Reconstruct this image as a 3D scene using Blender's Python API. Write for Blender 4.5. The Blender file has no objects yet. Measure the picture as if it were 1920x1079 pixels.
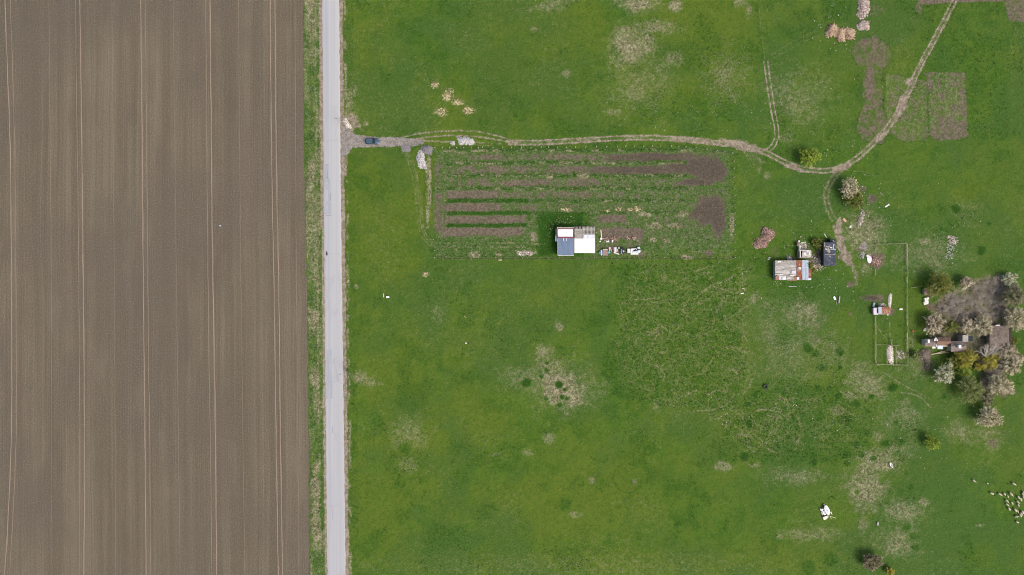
import bpy, math, random
import numpy as np
from mathutils import Vector, Matrix

# ------------------------------------------------------------------ scale
S = 0.175            # metres per photograph pixel on the ground
H = 224.0            # drone height
CX, CY = 960.0, 539.5
R = math.radians
random.seed(7)
scene = bpy.context.scene

# ------------------------------------------------------------------ camera
cam_d = bpy.data.cameras.new('camera')
cam_d.sensor_width = 36.0
cam_d.lens = 36.0 * H / (1920 * S)
cam_d.clip_start = 1.0
cam_d.clip_end = 9000.0
cam = bpy.data.objects.new('camera', cam_d)
cam.location = (0, 0, H)
cam.rotation_euler = (0, 0, 0)
scene.collection.objects.link(cam)
scene.camera = cam

# ------------------------------------------------------------------ sky, sun, exposure
SUN_EL, SUN_AZ = R(52), R(128)      # azimuth clockwise from image-up: light comes from the lower right
world = bpy.data.worlds.new('World')
scene.world = world
world.use_nodes = True
wn = world.node_tree
wn.nodes.clear()
sky = wn.nodes.new('ShaderNodeTexSky')
sky.sky_type = 'NISHITA'
sky.sun_disc = False
sky.sun_elevation = SUN_EL
sky.sun_rotation = SUN_AZ
sky.dust_density = 6.0
sky.air_density = 1.0
sky.ozone_density = 1.0
bg = wn.nodes.new('ShaderNodeBackground')
bg.inputs[1].default_value = 0.12
wo = wn.nodes.new('ShaderNodeOutputWorld')
wn.links.new(sky.outputs[0], bg.inputs[0])
wn.links.new(bg.outputs[0], wo.inputs[0])
sun_d = bpy.data.lights.new('sun', 'SUN')
sun_d.energy = 1.3
sun_d.angle = R(26)
sun_d.color = (1.0, 0.95, 0.87)
sun = bpy.data.objects.new('sun', sun_d)
sdir = Vector((math.sin(SUN_AZ) * math.cos(SUN_EL), math.cos(SUN_AZ) * math.cos(SUN_EL), math.sin(SUN_EL)))
sun.rotation_euler = sdir.to_track_quat('Z', 'Y').to_euler()
sun.location = sdir * 400
scene.collection.objects.link(sun)
scene.view_settings.view_transform = 'Standard'
scene.view_settings.look = 'None'
scene.view_settings.exposure = 0.58
scene.view_settings.gamma = 1.0
scene.view_settings.use_curve_mapping = False
scene.cycles.max_bounces = 4
scene.cycles.diffuse_bounces = 2
scene.cycles.filter_width = 1.05

# ------------------------------------------------------------------ object helpers
ORIGIN = {}

def P(u, v, z=0.0):
    """World point at height z that stands where the photograph shows pixel (u, v)."""
    k = S * (H - z) / H
    return Vector(((u - CX) * k, (CY - v) * k, z))

def link(o):
    scene.collection.objects.link(o)
    return o

def tag(o, label=None, cat=None, group=None, kind=None):
    if label: o['label'] = label
    if cat: o['category'] = cat
    if group: o['group'] = group
    if kind: o['kind'] = kind
    return o

def empty(name, loc, label, cat, group=None):
    o = bpy.data.objects.new(name, None)
    o.empty_display_size = 0.3
    o.location = loc
    link(o)
    ORIGIN[o.name] = Vector(loc)
    return tag(o, label, cat, group)

class MB:
    """Collects shapes in world coordinates; build() links them as one mesh object."""
    def __init__(s):
        s.v = []; s.f = []; s.m = []; s.t = []
    def add(s, vs, fs, mi=0, tone=0.5):
        b = len(s.v)
        s.v += [tuple(p) for p in vs]
        s.t += [tone] * len(vs)
        for f in fs:
            s.f.append(tuple(i + b for i in f)); s.m.append(mi)
        return s
    def obox(s, c, ax, ay, az, mi=0, tone=0.5):
        c = Vector(c)
        vs = []
        for k in (-1, 1):
            for (i, j) in ((-1, -1), (1, -1), (1, 1), (-1, 1)):
                vs.append(c + ax * i + ay * j + az * k)
        return s.add(vs, [(3, 2, 1, 0), (4, 5, 6, 7), (0, 1, 5, 4), (1, 2, 6, 5), (2, 3, 7, 6), (3, 0, 4, 7)], mi, tone)
    def box(s, c, size, rz=0.0, mi=0, tone=0.5, rx=0.0, ry=0.0):
        m = Matrix.Rotation(rz, 3, 'Z') @ Matrix.Rotation(ry, 3, 'Y') @ Matrix.Rotation(rx, 3, 'X')
        return s.obox(c, m @ Vector((size[0] / 2, 0, 0)), m @ Vector((0, size[1] / 2, 0)), m @ Vector((0, 0, size[2] / 2)), mi, tone)
    def bar(s, a, b, w, h, mi=0, tone=0.5):
        a, b = Vector(a), Vector(b)
        d = b - a
        if d.length < 1e-6: return s
        x = d.normalized()
        up = Vector((0, 0, 1)) if abs(x.z) < 0.95 else Vector((0, 1, 0))
        y = up.cross(x).normalized(); z = x.cross(y)
        return s.obox((a + b) / 2, d / 2, y * w / 2, z * h / 2, mi, tone)
    def tube(s, pts, rad, n=6, mi=0, cap=True, tone=0.5):
        pts = [Vector(p) for p in pts]
        b = []
        for i, p in enumerate(pts):
            d = (pts[min(i + 1, len(pts) - 1)] - pts[max(i - 1, 0)]).normalized()
            up = Vector((0, 0, 1)) if abs(d.z) < 0.9 else Vector((1, 0, 0))
            x = up.cross(d).normalized(); y = d.cross(x)
            r = rad[i] if isinstance(rad, (list, tuple)) else rad
            b += [p + (x * math.cos(2 * math.pi * k / n) + y * math.sin(2 * math.pi * k / n)) * r for k in range(n)]
        fs = []
        for i in range(len(pts) - 1):
            for k in range(n):
                k2 = (k + 1) % n
                fs.append((i * n + k, i * n + k2, (i + 1) * n + k2, (i + 1) * n + k))
        if cap:
            fs.append(tuple(range(n))[::-1]); fs.append(tuple((len(pts) - 1) * n + k for k in range(n)))
        return s.add(b, fs, mi, tone)
    def prism(s, poly, z0, z1, mi=0, tone=0.5):
        n = len(poly)
        vs = [(p[0], p[1], z0) for p in poly] + [(p[0], p[1], z1) for p in poly]
        fs = [tuple(range(n))[::-1], tuple(range(n, 2 * n))]
        for i in range(n):
            j = (i + 1) % n
            fs.append((i, j, n + j, n + i))
        return s.add(vs, fs, mi, tone)
    def rock(s, c, r, rnd, mi=0, flat=0.7, tone=0.5):
        """squat irregular eight-sided stone"""
        c = Vector(c); a0 = rnd.random() * 6.28
        vs = []
        for (zz, rr) in ((-0.5, 0.8), (0.25, 1.0)):
            for k in range(4):
                a = a0 + k * math.pi / 2 + rnd.uniform(-.3, .3)
                q = r * rr * rnd.uniform(.7, 1.15)
                vs.append(c + Vector((math.cos(a) * q, math.sin(a) * q, zz * r * flat)))
        vs.append(c + Vector((rnd.uniform(-.3, .3) * r, rnd.uniform(-.3, .3) * r, r * flat * rnd.uniform(.7, 1.0))))
        fs = [(3, 2, 1, 0)]
        for k in range(4):
            j = (k + 1) % 4
            fs.append((k, j, 4 + j, 4 + k)); fs.append((4 + k, 4 + j, 8))
        return s.add(vs, fs, mi, tone)
    def build(s, name, mats, parent=None, smooth=False, tones=False):
        if not isinstance(mats, (list, tuple)): mats = [mats]
        org = Vector((0, 0, 0))
        if parent is not None:
            org = ORIGIN[parent.name]
        me = bpy.data.meshes.new(name)
        me.from_pydata([(p[0] - org[0], p[1] - org[1], p[2] - org[2]) for p in s.v], [], s.f)
        for m in mats: me.materials.append(m)
        if len(mats) > 1: me.polygons.foreach_set('material_index', s.m)
        if smooth: me.polygons.foreach_set('use_smooth', [True] * len(me.polygons))
        if tones:
            at = me.attributes.new('tone', 'FLOAT', 'POINT')
            at.data.foreach_set('value', np.array(s.t, dtype=np.float32))
        me.update()
        o = bpy.data.objects.new(name, me)
        if parent is not None: o.parent = parent
        else: org = Vector((0, 0, 0))
        ORIGIN[o.name] = org.copy()
        link(o)
        return o
    def thing(s, name, mats, base, label, cat, group=None, smooth=False, tones=False):
        """a top-level one-mesh thing whose origin is at base"""
        o = s.build(name, mats, None, smooth, tones)
        b = Vector(base)
        o.data.transform(Matrix.Translation(-b))
        o.location = b
        n = o.name
        ORIGIN[n] = b
        return tag(o, label, cat, group)

def shared(name, mesh, parent, loc, rz=0.0):
    """a repeat of a part: shares its mesh data"""
    o = bpy.data.objects.new(name, mesh)
    o.parent = parent
    o.location = Vector(loc) - ORIGIN[parent.name]
    o.rotation_euler = (0, 0, rz)
    link(o)
    return o

# ------------------------------------------------------------------ material helpers
class NT:
    def __init__(s, name):
        s.mat = bpy.data.materials.new(name)
        s.mat.use_nodes = True
        s.t = s.mat.node_tree
        s.t.nodes.clear()
        s.out = s.t.nodes.new('ShaderNodeOutputMaterial')
        s.b = s.t.nodes.new('ShaderNodeBsdfPrincipled')
        s.t.links.new(s.b.outputs[0], s.out.inputs[0])
        s.b.inputs['Specular IOR Level'].default_value = 0.15
        s._pos = None
    def put(s, sock, val):
        if hasattr(val, 'is_output'): s.t.links.new(val, sock)
        else:
            if isinstance(val, (tuple, list)) and len(val) == 3 and sock.type == 'RGBA': val = (*val, 1)
            sock.default_value = val
    def pos(s):
        if s._pos is None:
            g = s.t.nodes.new('ShaderNodeTexCoord')
            s._pos = g.outputs['Object']
        return s._pos
    def vscale(s, sx, sy, sz=1.0, vec=None):
        n = s.t.nodes.new('ShaderNodeVectorMath'); n.operation = 'MULTIPLY'
        s.put(n.inputs[0], vec or s.pos()); n.inputs[1].default_value = (sx, sy, sz)
        return n.outputs[0]
    def vadd(s, a, b):
        n = s.t.nodes.new('ShaderNodeVectorMath'); n.operation = 'ADD'
        s.put(n.inputs[0], a); s.put(n.inputs[1], b)
        return n.outputs[0]
    def noise(s, scale, detail=3.0, rough=0.55, vec=None, color=False, w=None):
        n = s.t.nodes.new('ShaderNodeTexNoise')
        if w is not None:
            n.noise_dimensions = '4D'; n.inputs['W'].default_value = w
        s.put(n.inputs['Vector'], vec or s.pos())
        n.inputs['Scale'].default_value = scale; n.inputs['Detail'].default_value = detail
        n.inputs['Roughness'].default_value = rough
        return n.outputs['Color' if color else 'Fac']
    def vor(s, scale, vec=None, feature='DISTANCE_TO_EDGE'):
        n = s.t.nodes.new('ShaderNodeTexVoronoi'); n.feature = feature
        s.put(n.inputs['Vector'], vec or s.pos()); n.inputs['Scale'].default_value = scale
        return n.outputs['Distance']
    def m(s, op, a, b=0.0, c=None, clamp=False):
        n = s.t.nodes.new('ShaderNodeMath'); n.operation = op; n.use_clamp = clamp
        s.put(n.inputs[0], a); s.put(n.inputs[1], b)
        if c is not None: s.put(n.inputs[2], c)
        return n.outputs[0]
    def sm(s, x, lo, hi, a=0.0, b=1.0):
        n = s.t.nodes.new('ShaderNodeMapRange'); n.interpolation_type = 'SMOOTHSTEP'
        s.put(n.inputs[0], x)
        n.inputs[1].default_value = lo; n.inputs[2].default_value = hi
        n.inputs[3].default_value = a; n.inputs[4].default_value = b
        return n.outputs[0]
    def mix(s, f, a, b):
        n = s.t.nodes.new('ShaderNodeMix'); n.data_type = 'RGBA'
        s.put(n.inputs[0], f); s.put(n.inputs[6], a); s.put(n.inputs[7], b)
        return n.outputs[2]
    def mul(s, col, f):
        n = s.t.nodes.new('ShaderNodeVectorMath'); n.operation = 'SCALE'
        s.put(n.inputs[0], col); s.put(n.inputs['Scale'], f)
        return n.outputs[0]
    def attr(s, name):
        n = s.t.nodes.new('ShaderNodeAttribute'); n.attribute_name = name
        return n.outputs['Fac']
    def bump(s, h, strength, dist):
        n = s.t.nodes.new('ShaderNodeBump')
        s.put(n.inputs['Height'], h); n.inputs['Strength'].default_value = strength; n.inputs['Distance'].default_value = dist
        s.t.links.new(n.outputs[0], s.b.inputs['Normal'])
    def done(s, col, rough=0.9, metal=0.0):
        s.put(s.b.inputs['Base Color'], col)
        s.put(s.b.inputs['Roughness'], rough)
        s.b.inputs['Metallic'].default_value = metal
        return s.mat

def plain(name, col, var=0.25, scale=2.0, rough=0.85, metal=0.0, spots=None, spot_at=0.6, stretch=(1, 1, 1), bump=0.0):
    """weathered single-colour surface: mottled, with optional stains"""
    n = NT(name)
    v = n.vscale(*stretch)
    f = n.noise(scale, 4, 0.6, v)
    base = n.mix(n.sm(f, 0.28, 0.72), tuple(x * (1 - var) for x in col), tuple(min(x * (1 + var), 0.9) for x in col))
    f2 = n.noise(scale * 5, 3, 0.6, v)
    base = n.mix(n.sm(f2, 0.3, 0.7, 0.0, 0.35), base, tuple(x * (1 - var) for x in col))
    if spots:
        base = n.mix(n.sm(n.noise(scale * 1.7, 4, 0.65, v, w=3.3), spot_at - .06, spot_at + .06), base, spots)
    if bump: n.bump(f2, bump, 0.02)
    return n.done(base, rough, metal)

def toned(name, cols, rough=0.85, sub=0.0):
    """leaf, stone or straw colour picked by each piece's own tone"""
    n = NT(name)
    r = n.t.nodes.new('ShaderNodeValToRGB')
    el = r.color_ramp.elements
    while len(el) < len(cols): el.new(0.5)
    for i, c in enumerate(cols):
        el[i].position = i / (len(cols) - 1); el[i].color = (*c, 1)
    n.t.links.new(n.attr('tone'), r.inputs[0])
    return n.done(r.outputs[0], rough)

# ================================================================== GROUND
# one sheet, dense where the photograph looks, running on to the horizon on every side
def axis(lo, hi, segs, far):
    a = [lo]
    x = lo
    for end, st in segs:
        n = int(round((end - x) / st))
        a += [x + (end - x) * (i + 1) / n for i in range(n)]
        x = end
    left, right = [], []
    d = segs[0][1]
    x = lo
    while x > -far:
        d *= 1.9; x -= d; left.append(x)
    d = segs[-1][1]; x = hi
    while x < far:
        d *= 1.9; x += d; right.append(x)
    return np.array(left[::-1] + a + right)
UA = axis(-80.0, 2000.0, [(560.0, 10.0), (2000.0, 2.0)], 18000.0)
VA = axis(-80.0, 1160.0, [(1160.0, 2.0)], 18000.0)
NU, NV = len(UA), len(VA)
U, V = np.meshgrid(UA, VA)

rng = np.random.default_rng(11)
TAB = rng.random((256, 256))

def vnoise(u, v):
    iu = np.floor(u).astype(int); iv = np.floor(v).astype(int)
    fu = u - iu; fv = v - iv
    fu = fu * fu * (3 - 2 * fu); fv = fv * fv * (3 - 2 * fv)
    a = TAB[iv % 256, iu % 256]; b = TAB[iv % 256, (iu + 1) % 256]
    c = TAB[(iv + 1) % 256, iu % 256]; d = TAB[(iv + 1) % 256, (iu + 1) % 256]
    return (a * (1 - fu) + b * fu) * (1 - fv) + (c * (1 - fu) + d * fu) * fv

def fbm(u, v, scale, octaves=4, seed=0):
    o = np.zeros_like(u); amp = 0.5; tot = 0; f = 1.0 / scale
    for k in range(octaves):
        o += amp * vnoise(u * f + 17.3 * seed + 31.7 * k, v * f + 9.1 * seed + 57.1 * k)
        tot += amp; amp *= 0.55; f *= 2.03
    return o / tot

W1 = (fbm(U, V, 26, 4, 1) - .5)
W2 = (fbm(U, V, 26, 4, 2) - .5)
W3 = (fbm(U, V, 7, 3, 3) - .5)
NB = fbm(U, V, 170, 4, 4)
NM = fbm(U, V, 45, 4, 5)
NF = fbm(U, V, 11, 3, 6)

def sstep(x, a, b):
    t = np.clip((x - a) / (b - a), 0, 1)
    return t * t * (3 - 2 * t)

LAYERS = ('dry', 'soil', 'dark', 'sand', 'gravel', 'lush', 'yel', 'blue', 'vein', 'spk', 'straw')
L = {k: np.zeros_like(U) for k in LAYERS}
TRACK = np.zeros_like(U)       # where the ground counts as track
BED = np.zeros_like(U)         # where it counts as dug soil
RUT = np.zeros_like(U)

def win(u0, u1, v0, v1):
    i0, i1 = np.searchsorted(UA, [u0, u1]); j0, j1 = np.searchsorted(VA, [v0, v1])
    return slice(max(j0, 0), max(j1, j0 + 1)), slice(max(i0, 0), max(i1, i0 + 1))

def acc(M, sl, val, mode='max'):
    if mode == 'max': M[sl] = np.maximum(M[sl], val)
    elif mode == 'add': M[sl] = np.clip(M[sl] + val, 0, 1.2)
    elif mode == 'sub': M[sl] = M[sl] * (1 - val)

def blob(M, u, v, ru, rv, amp=1.0, ang=0.0, soft=0.55, rag=0.5, mode='max'):
    r = max(ru, rv) * 1.9 + 4
    sl = win(u - r, u + r, v - r, v + r)
    x = U[sl] - u; y = V[sl] - v
    c, s_ = math.cos(R(ang)), math.sin(R(ang))
    d = np.hypot((x * c + y * s_) / ru, (-x * s_ + y * c) / rv)
    d = d + W1[sl] * rag * 1.5 + W3[sl] * rag
    acc(M, sl, amp * sstep(d, 1 + soft, max(1 - soft, .02)), mode)

def line(M, pts, w, amp=1.0, soft=1.5, wob=0.6, mode='max', fade=0.0, warp=0.0):
    """strip of half-width w px along a polyline"""
    w = w if isinstance(w, (list, tuple)) else [w] * len(pts)
    for k in range(len(pts) - 1):
        (a, b), (c, d) = pts[k], pts[k + 1]
        m = max(w[k], w[k + 1]) + soft + 6
        sl = win(min(a, c) - m, max(a, c) + m, min(b, d) - m, max(b, d) + m)
        x = U[sl] - a + W1[sl] * warp; y = V[sl] - b + W2[sl] * warp
        dx, dy = c - a, d - b
        t = np.clip((x * dx + y * dy) / (dx * dx + dy * dy + 1e-9), 0, 1)
        dist = np.hypot(x - t * dx, y - t * dy) + W3[sl] * wob * 2
        ww = w[k] + (w[k + 1] - w[k]) * t
        val = amp * sstep(dist - ww, soft, -soft)
        if fade: val = val * np.clip(1 - fade * sstep(NM[sl], .4, .65), 0, 1)
        acc(M, sl, val, mode)

def poly(M, pts, amp=1.0, soft=2.0, rag=3.0, mode='max', tex=0.0):
    us = [p[0] for p in pts]; vs = [p[1] for p in pts]
    m = soft + rag + 3
    sl = win(min(us) - m, max(us) + m, min(vs) - m, max(vs) + m)
    x, y = U[sl] + W1[sl] * rag * 2 + W3[sl] * rag, V[sl] + W2[sl] * rag * 2 - W3[sl] * rag
    ins = np.zeros(x.shape, bool); dist = np.full(x.shape, 1e9)
    n = len(pts)
    for i in range(n):
        (a, b), (c, d) = pts[i], pts[(i + 1) % n]
        cond = ((b > y) != (d > y)) & (x < (c - a) * (y - b) / (d - b + 1e-9) + a)
        ins ^= cond
        dx, dy = c - a, d - b
        t = np.clip(((x - a) * dx + (y - b) * dy) / (dx * dx + dy * dy + 1e-9), 0, 1)
        dist = np.minimum(dist, np.hypot(x - a - t * dx, y - b - t * dy))
    sd = np.where(ins, dist, -dist)
    val = amp * sstep(sd, -soft, soft)
    if tex: val = val * np.clip(1 - tex * sstep(NF[sl] * .6 + NM[sl] * .4, .42, .62), 0, 1)
    acc(M, sl, val, mode)

def rect(M, u0, v0, u1, v1, amp=1.0, soft=1.5, rag=1.5, mode='max', tex=0.0):
    poly(M, [(u0, v0), (u1, v0), (u1, v1), (u0, v1)], amp, soft, rag, mode, tex)

# ---- lines that run along the road
def lerp(v, pts):
    return np.interp(v, [p[0] for p in pts], [p[1] for p in pts])
ROAD_L = [(-18000, 436), (-300, 600), (0, 603.2), (270, 605.5), (540, 607.8), (790, 609.8), (1079, 613.2), (1400, 617), (18000, 810)]
ROAD_R = [(-18000, 470), (-300, 634), (0, 636.8), (270, 639), (500, 641.5), (790, 645.3), (1079, 649), (1400, 653), (18000, 846)]
FIELD_E = [(-18000, 402), (-300, 566.5), (0, 569), (270, 570.5), (540, 576), (790, 579.5), (1079, 581.5), (1400, 585), (18000, 778)]
rl, rr, fe = lerp(V, ROAD_L), lerp(V, ROAD_R), lerp(V, FIELD_E)
fe = fe + W1 * 4.0 + W3 * 2.0

# ---- grass tone over the whole meadow
L['yel'] += 0.75 * sstep(NB * .7 + NM * .3, .40, .62)
L['blue'] += 0.75 * sstep(fbm(U, V, 110, 5, 8), .46, .66)
L['lush'] += 0.6 * sstep(fbm(U, V, 50, 5, 9), .48, .68)
L['dry'] += 0.12 * sstep(fbm(U, V, 80, 5, 10), .48, .70) + 0.0
for (u, v, ru, rv, a) in ((1340, 75, 60, 65, .8), (1100, 210, 120, 45, .5), (900, 620, 190, 110, .6), (740, 400, 60, 80, .35), (1850, 380, 80, 60, .65),
                          (1080, 1055, 400, 30, .8), (1500, 1060, 120, 20, .35), (820, 860, 120, 60, .4), (1040, 950, 130, 60, .6), (1560, 800, 60, 40, .5), (1330, 900, 70, 50, .35)):
    blob(L['yel'], u, v, ru, rv, a, soft=.9, rag=.4)
for (u, v, ru, rv, a) in ((1135, 640, 22, 120, .8), (1245, 110, 50, 40, .7), (1090, 590, 40, 60, .3), (1480, 580, 60, 70, .7), (1010, 50, 60, 50, .6), (1600, 60, 60, 60, .4),
                          (1450, 700, 60, 40, .6), (1340, 850, 40, 30, .7), (1790, 470, 60, 50, .5), (1770, 770, 60, 40, .6), (1500, 900, 200, 30, .3), (1160, 480, 80, 12, .5),
                          (1420, 600, 20, 90, .6), (930, 20, 40, 20, .5), (1640, 690, 40, 40, .4)):
    blob(L['blue'], u, v, ru, rv, a, soft=.9, rag=.4)
blob(L['dry'], 1080, 1062, 430, 28, .22, soft=.8, rag=.3)
blob(L['dry'], 900, 620, 150, 90, .12, soft=.9)
L['blue'] = np.clip(L['blue'] + .40 * sstep(U, 1330, 1520) * sstep(NM, .25, .55), 0, 1)
# darker stripes and rings of rank grass
for (u, v, r, w) in ((1178, 897, 27, 3), (992, 110, 13, 2.4), (886, 859, 7, 1.6), (841, 862, 9, 2), (737, 881, 7, 2.4)):
    sl = win(u - r - 12, u + r + 12, v - r - 12, v + r + 12)
    d = np.abs(np.hypot(U[sl] - u, V[sl] - v) + W1[sl] * 5 + W3[sl] * 2 - r)
    acc(L['lush'], sl, .75 * sstep(d, w + 1.5, .3) * sstep(NM[sl] + (V[sl] - v) / r * .12, .34, .5))

# ---- verge, shoulders
inv = (U > fe) & (U < rl - 4)
L['lush'] = np.where(inv, .35 + .6 * sstep(NF, .4, .6), L['lush'])
L['yel'] = np.where(inv, .3 * NM, L['yel']); L['blue'] = np.where(inv, .3, L['blue'])
L['dry'] = np.where(inv, .30 + .34 * sstep(fbm(U * 2.0, V * .55, 28, 4, 12), .42, .66), L['dry'])
for (v, r) in ((12, 22), (330, 30), (600, 26), (715, 18), (880, 16), (930, 40), (1000, 34)):
    blob(L['dry'], float(lerp(v, FIELD_E)) + 12, v, 9, r, .95, rag=.9)
L['dry'] = np.where(inv, np.maximum(L['dry'], .8 * sstep(np.abs(U - (rl - 12) - W1 * 3), 2.4, .6) * sstep(NM, .3, .5)), L['dry'])
L['lush'] = np.where(inv, np.maximum(L['lush'], .9 * sstep(np.abs(U - (rl - 7)), 3.5, 1)), L['lush'])
wl = 3.6 + W1 * 2.0 + 1.6 * (V < 430)
L['sand'] = np.maximum(L['sand'], .95 * sstep(rl - U, wl + 1.4, wl - 1.2) * (U < rl + 12))
wr = 6.0 + W1 * 3.0 + W3 * 2
L['sand'] = np.maximum(L['sand'], .95 * sstep(U - rr, wr + 1.6, wr - 1.4) * (U > rr - 12))
SHOULDER = ((rl - U < wl) & (U < rl + 6)) | ((U - rr < wr) & (U > rr - 6))
near = (U > rr + 4) & (U < rr + 18)
L['dry'] = np.where(near, np.maximum(L['dry'], .78 * sstep(np.abs(U - rr - 10 - W1 * 7), 4.5, .8) * sstep(fbm(U, V * .6, 10, 3, 14), .38, .58)), L['dry'])
L['lush'] = np.where((U > rr + 8) & (U < rr + 26), np.maximum(L['lush'], .6 * NF + .2), L['lush'])

# ---- the entrance, the dirt tracks and ruts
poly(L['gravel'], [(640, 236), (652, 240), (662, 252), (700, 257), (760, 259), (790, 261), (796, 268), (770, 276), (768, 284), (756, 285), (750, 275), (700, 276), (660, 277), (650, 292), (640, 296)], 1, 2, 1.6)
poly(TRACK, [(640, 236), (652, 240), (662, 252), (700, 257), (760, 259), (790, 261), (796, 268), (770, 276), (750, 275), (700, 276), (660, 277), (650, 292), (640, 296)], 1, 1.5, 1.2)
poly(L['sand'], [(636, 225), (650, 238), (660, 252), (662, 276), (650, 290), (650, 330), (636, 330)], .9, 2.5, 1.5)
line(L['sand'], [(690, 274), (720, 275), (748, 274)], 1.5, .7)
RUTS = []
def rut(pts, w=1.7, amp=.85, fade=.35, depth=1.0, soft=1.3):
    line(L['sand'], pts, w, amp, soft, .5, fade=fade)
    line(TRACK, pts, w, 1.0, soft, .5)
    line(RUT, pts, w, depth, 1.4, .2)
rut([(752, 258), (785, 251), (815, 247), (860, 245), (895, 247), (925, 253), (950, 260), (966, 264)], 1.6, .75)
rut([(765, 263), (800, 257.5), (840, 254.5), (875, 255), (905, 258), (935, 263), (955, 267)], 1.7, .75)
rut([(796, 265), (825, 266), (850, 267)], 1.8, .7, .6)
rut([(880, 266), (905, 268), (935, 270), (958, 271)], 1.2, .6, .6)
rut([(812, 273), (840, 274), (870, 273), (930, 273.5)], 1.0, .5, .8)
blob(L['sand'], 792, 262, 5, 5, .7)
MAIN = [(955, 267), (975, 268), (1010, 268), (1050, 266), (1100, 263), (1150, 260), (1190, 258.5), (1220, 258.5), (1250, 260), (1290, 262.5), (1320, 265), (1350, 269), (1380, 272), (1410, 278), (1440, 288), (1462, 300),
        (1485, 311), (1510, 318), (1540, 321), (1565, 319), (1585, 312), (1610, 295), (1635, 272), (1660, 246), (1680, 218), (1700, 180), (1718, 140), (1735, 105), (1752, 75), (1772, 38), (1790, 2), (1830, -80), (1880, -180)]
def offset(pts, d):
    out = []
    for i, p in enumerate(pts):
        a = pts[max(i - 1, 0)]; b = pts[min(i + 1, len(pts) - 1)]
        dx, dy = b[0] - a[0], b[1] - a[1]; l = math.hypot(dx, dy)
        out.append((p[0] - dy / l * d, p[1] + dx / l * d))
    return out
rut(offset(MAIN, 3.9), 1.5, 1.05, .10, soft=1.2)
rut(offset(MAIN, -3.9), 1.5, 1.05, .10, soft=1.2)
line(TRACK, MAIN, 5.2, 1.0, 1.2, .6)
line(L['dry'], MAIN, 6, .34, 4)
line(L['sand'], MAIN[:14], 3, .30, 2.5, .8, fade=.7)
for (u, v, ru, rv, ang, a) in ((966, 266, 14, 6, 0, .9), (1100, 262, 25, 5, -3, .5), (1290, 263, 30, 6, 5, .7), (1330, 268, 14, 5, 8, .8), (1385, 273, 40, 9, 12, 1.0), (1415, 281, 22, 6, 20, .9),
                               (1492, 316, 22, 5, 20, .9), (1580, 315, 16, 6, -25, .9), (1648, 259, 22, 7, -45, .8), (1690, 199, 36, 8, -62, .9), (1706, 153, 10, 8, 0, .9), (1725, 122, 18, 3, -65, .5), (1757, 60, 40, 3, -64, .5)):
    blob(L['sand'], u, v, ru, rv, a, ang, .5, .7)
    blob(TRACK, u, v, ru * .8, rv * .8, a, ang, .3, .4)
blob(L['soil'], 1690, 199, 40, 9, .8, -62, .4, .6)
for k in range(7):                                  # wheel marks fanning off the track corner
    line(L['dry'], [(1388 + 4 * k, 278 + k), (1400 + 5 * k, 292 + 2 * k), (1408 + 6 * k, 312 - k)], .8, .55, 1.2)
NT_ = [(1424, 20), (1428, 70), (1436, 115), (1442, 160), (1449, 205), (1456, 240), (1457, 258), (1450, 274), (1438, 284)]
rut(offset(NT_[2:], 3.7), 1.2, 1.05, .08, .6, 1.0); rut(offset(NT_[2:], -3.7), 1.2, 1.05, .08, .6, 1.0)
line(L['dry'], NT_[:3], 1.0, .35, 1.0); line(L['lush'], [(1419, 10), (1426, 70), (1432, 120)], 3, .6, 2)
line(L['dry'], [(1446, 104), (1480, 82), (1535, 55)], 1.0, .45, 1.2); line(L['dry'], [(1446, 112), (1485, 90), (1530, 68)], 1.0, .35, 1.2)
SW = [(1572, 322), (1560, 338), (1551, 355), (1548, 372), (1553, 392), (1563, 412)]
line(L['dry'], offset(SW, 4), 2.5, .6, 2.5, 1); line(L['dry'], offset(SW, -4), 2.5, .6, 2.5, 1)
line(L['dry'], [(1590, 320), (1620, 323), (1650, 332)], 1, .35, 1.5); line(L['dry'], [(1590, 325), (1630, 330)], 1, .3, 1.5)
SB = [(1570, 412), (1576, 432), (1577, 455), (1582, 475), (1590, 492), (1600, 500)]
line(L['sand'], SB, [5, 5, 7, 10, 7, 2], .8, 4.5, 5, fade=.35, warp=16); line(TRACK, SB, [5, 5, 7, 10, 7, 2], 1, 2, 1.6)
line(L['soil'], SB, [4, 4, 6, 9, 6, 2], .8, 4.5, 5, warp=16)
line(L['sand'], [(1564, 425), (1570, 438), (1575, 452)], 3.5, .8, 2)
line(L['sand'], [(1596, 496), (1604, 512), (1606, 530)], 5, .5, 4, 2)
for d in (-4, 0, 5):                                # wheel marks in the paddock by the road
    T = [(760, 284), (770, 302), (778, 330), (783, 360), (787, 395), (790, 425), (796, 444), (806, 454), (816, 459)]
    line(L['dry'], offset(T, d), 1.3, .46, 1.8); line(L['yel'], offset(T, d), 3, .9, 3)
# rough edge where the entrance meets the road
blob(L['sand'], 657, 229, 15, 13, .85, 30, .5, 1.2); blob(L['dry'], 661, 226, 17, 15, .8, 0, .5, 1.2); blob(L['dry'], 686, 232, 5, 5, .8)
blob(L['dry'], 655, 190, 8, 22, .6); blob(L['dry'], 663, 170, 8, 14, .5)

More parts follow.
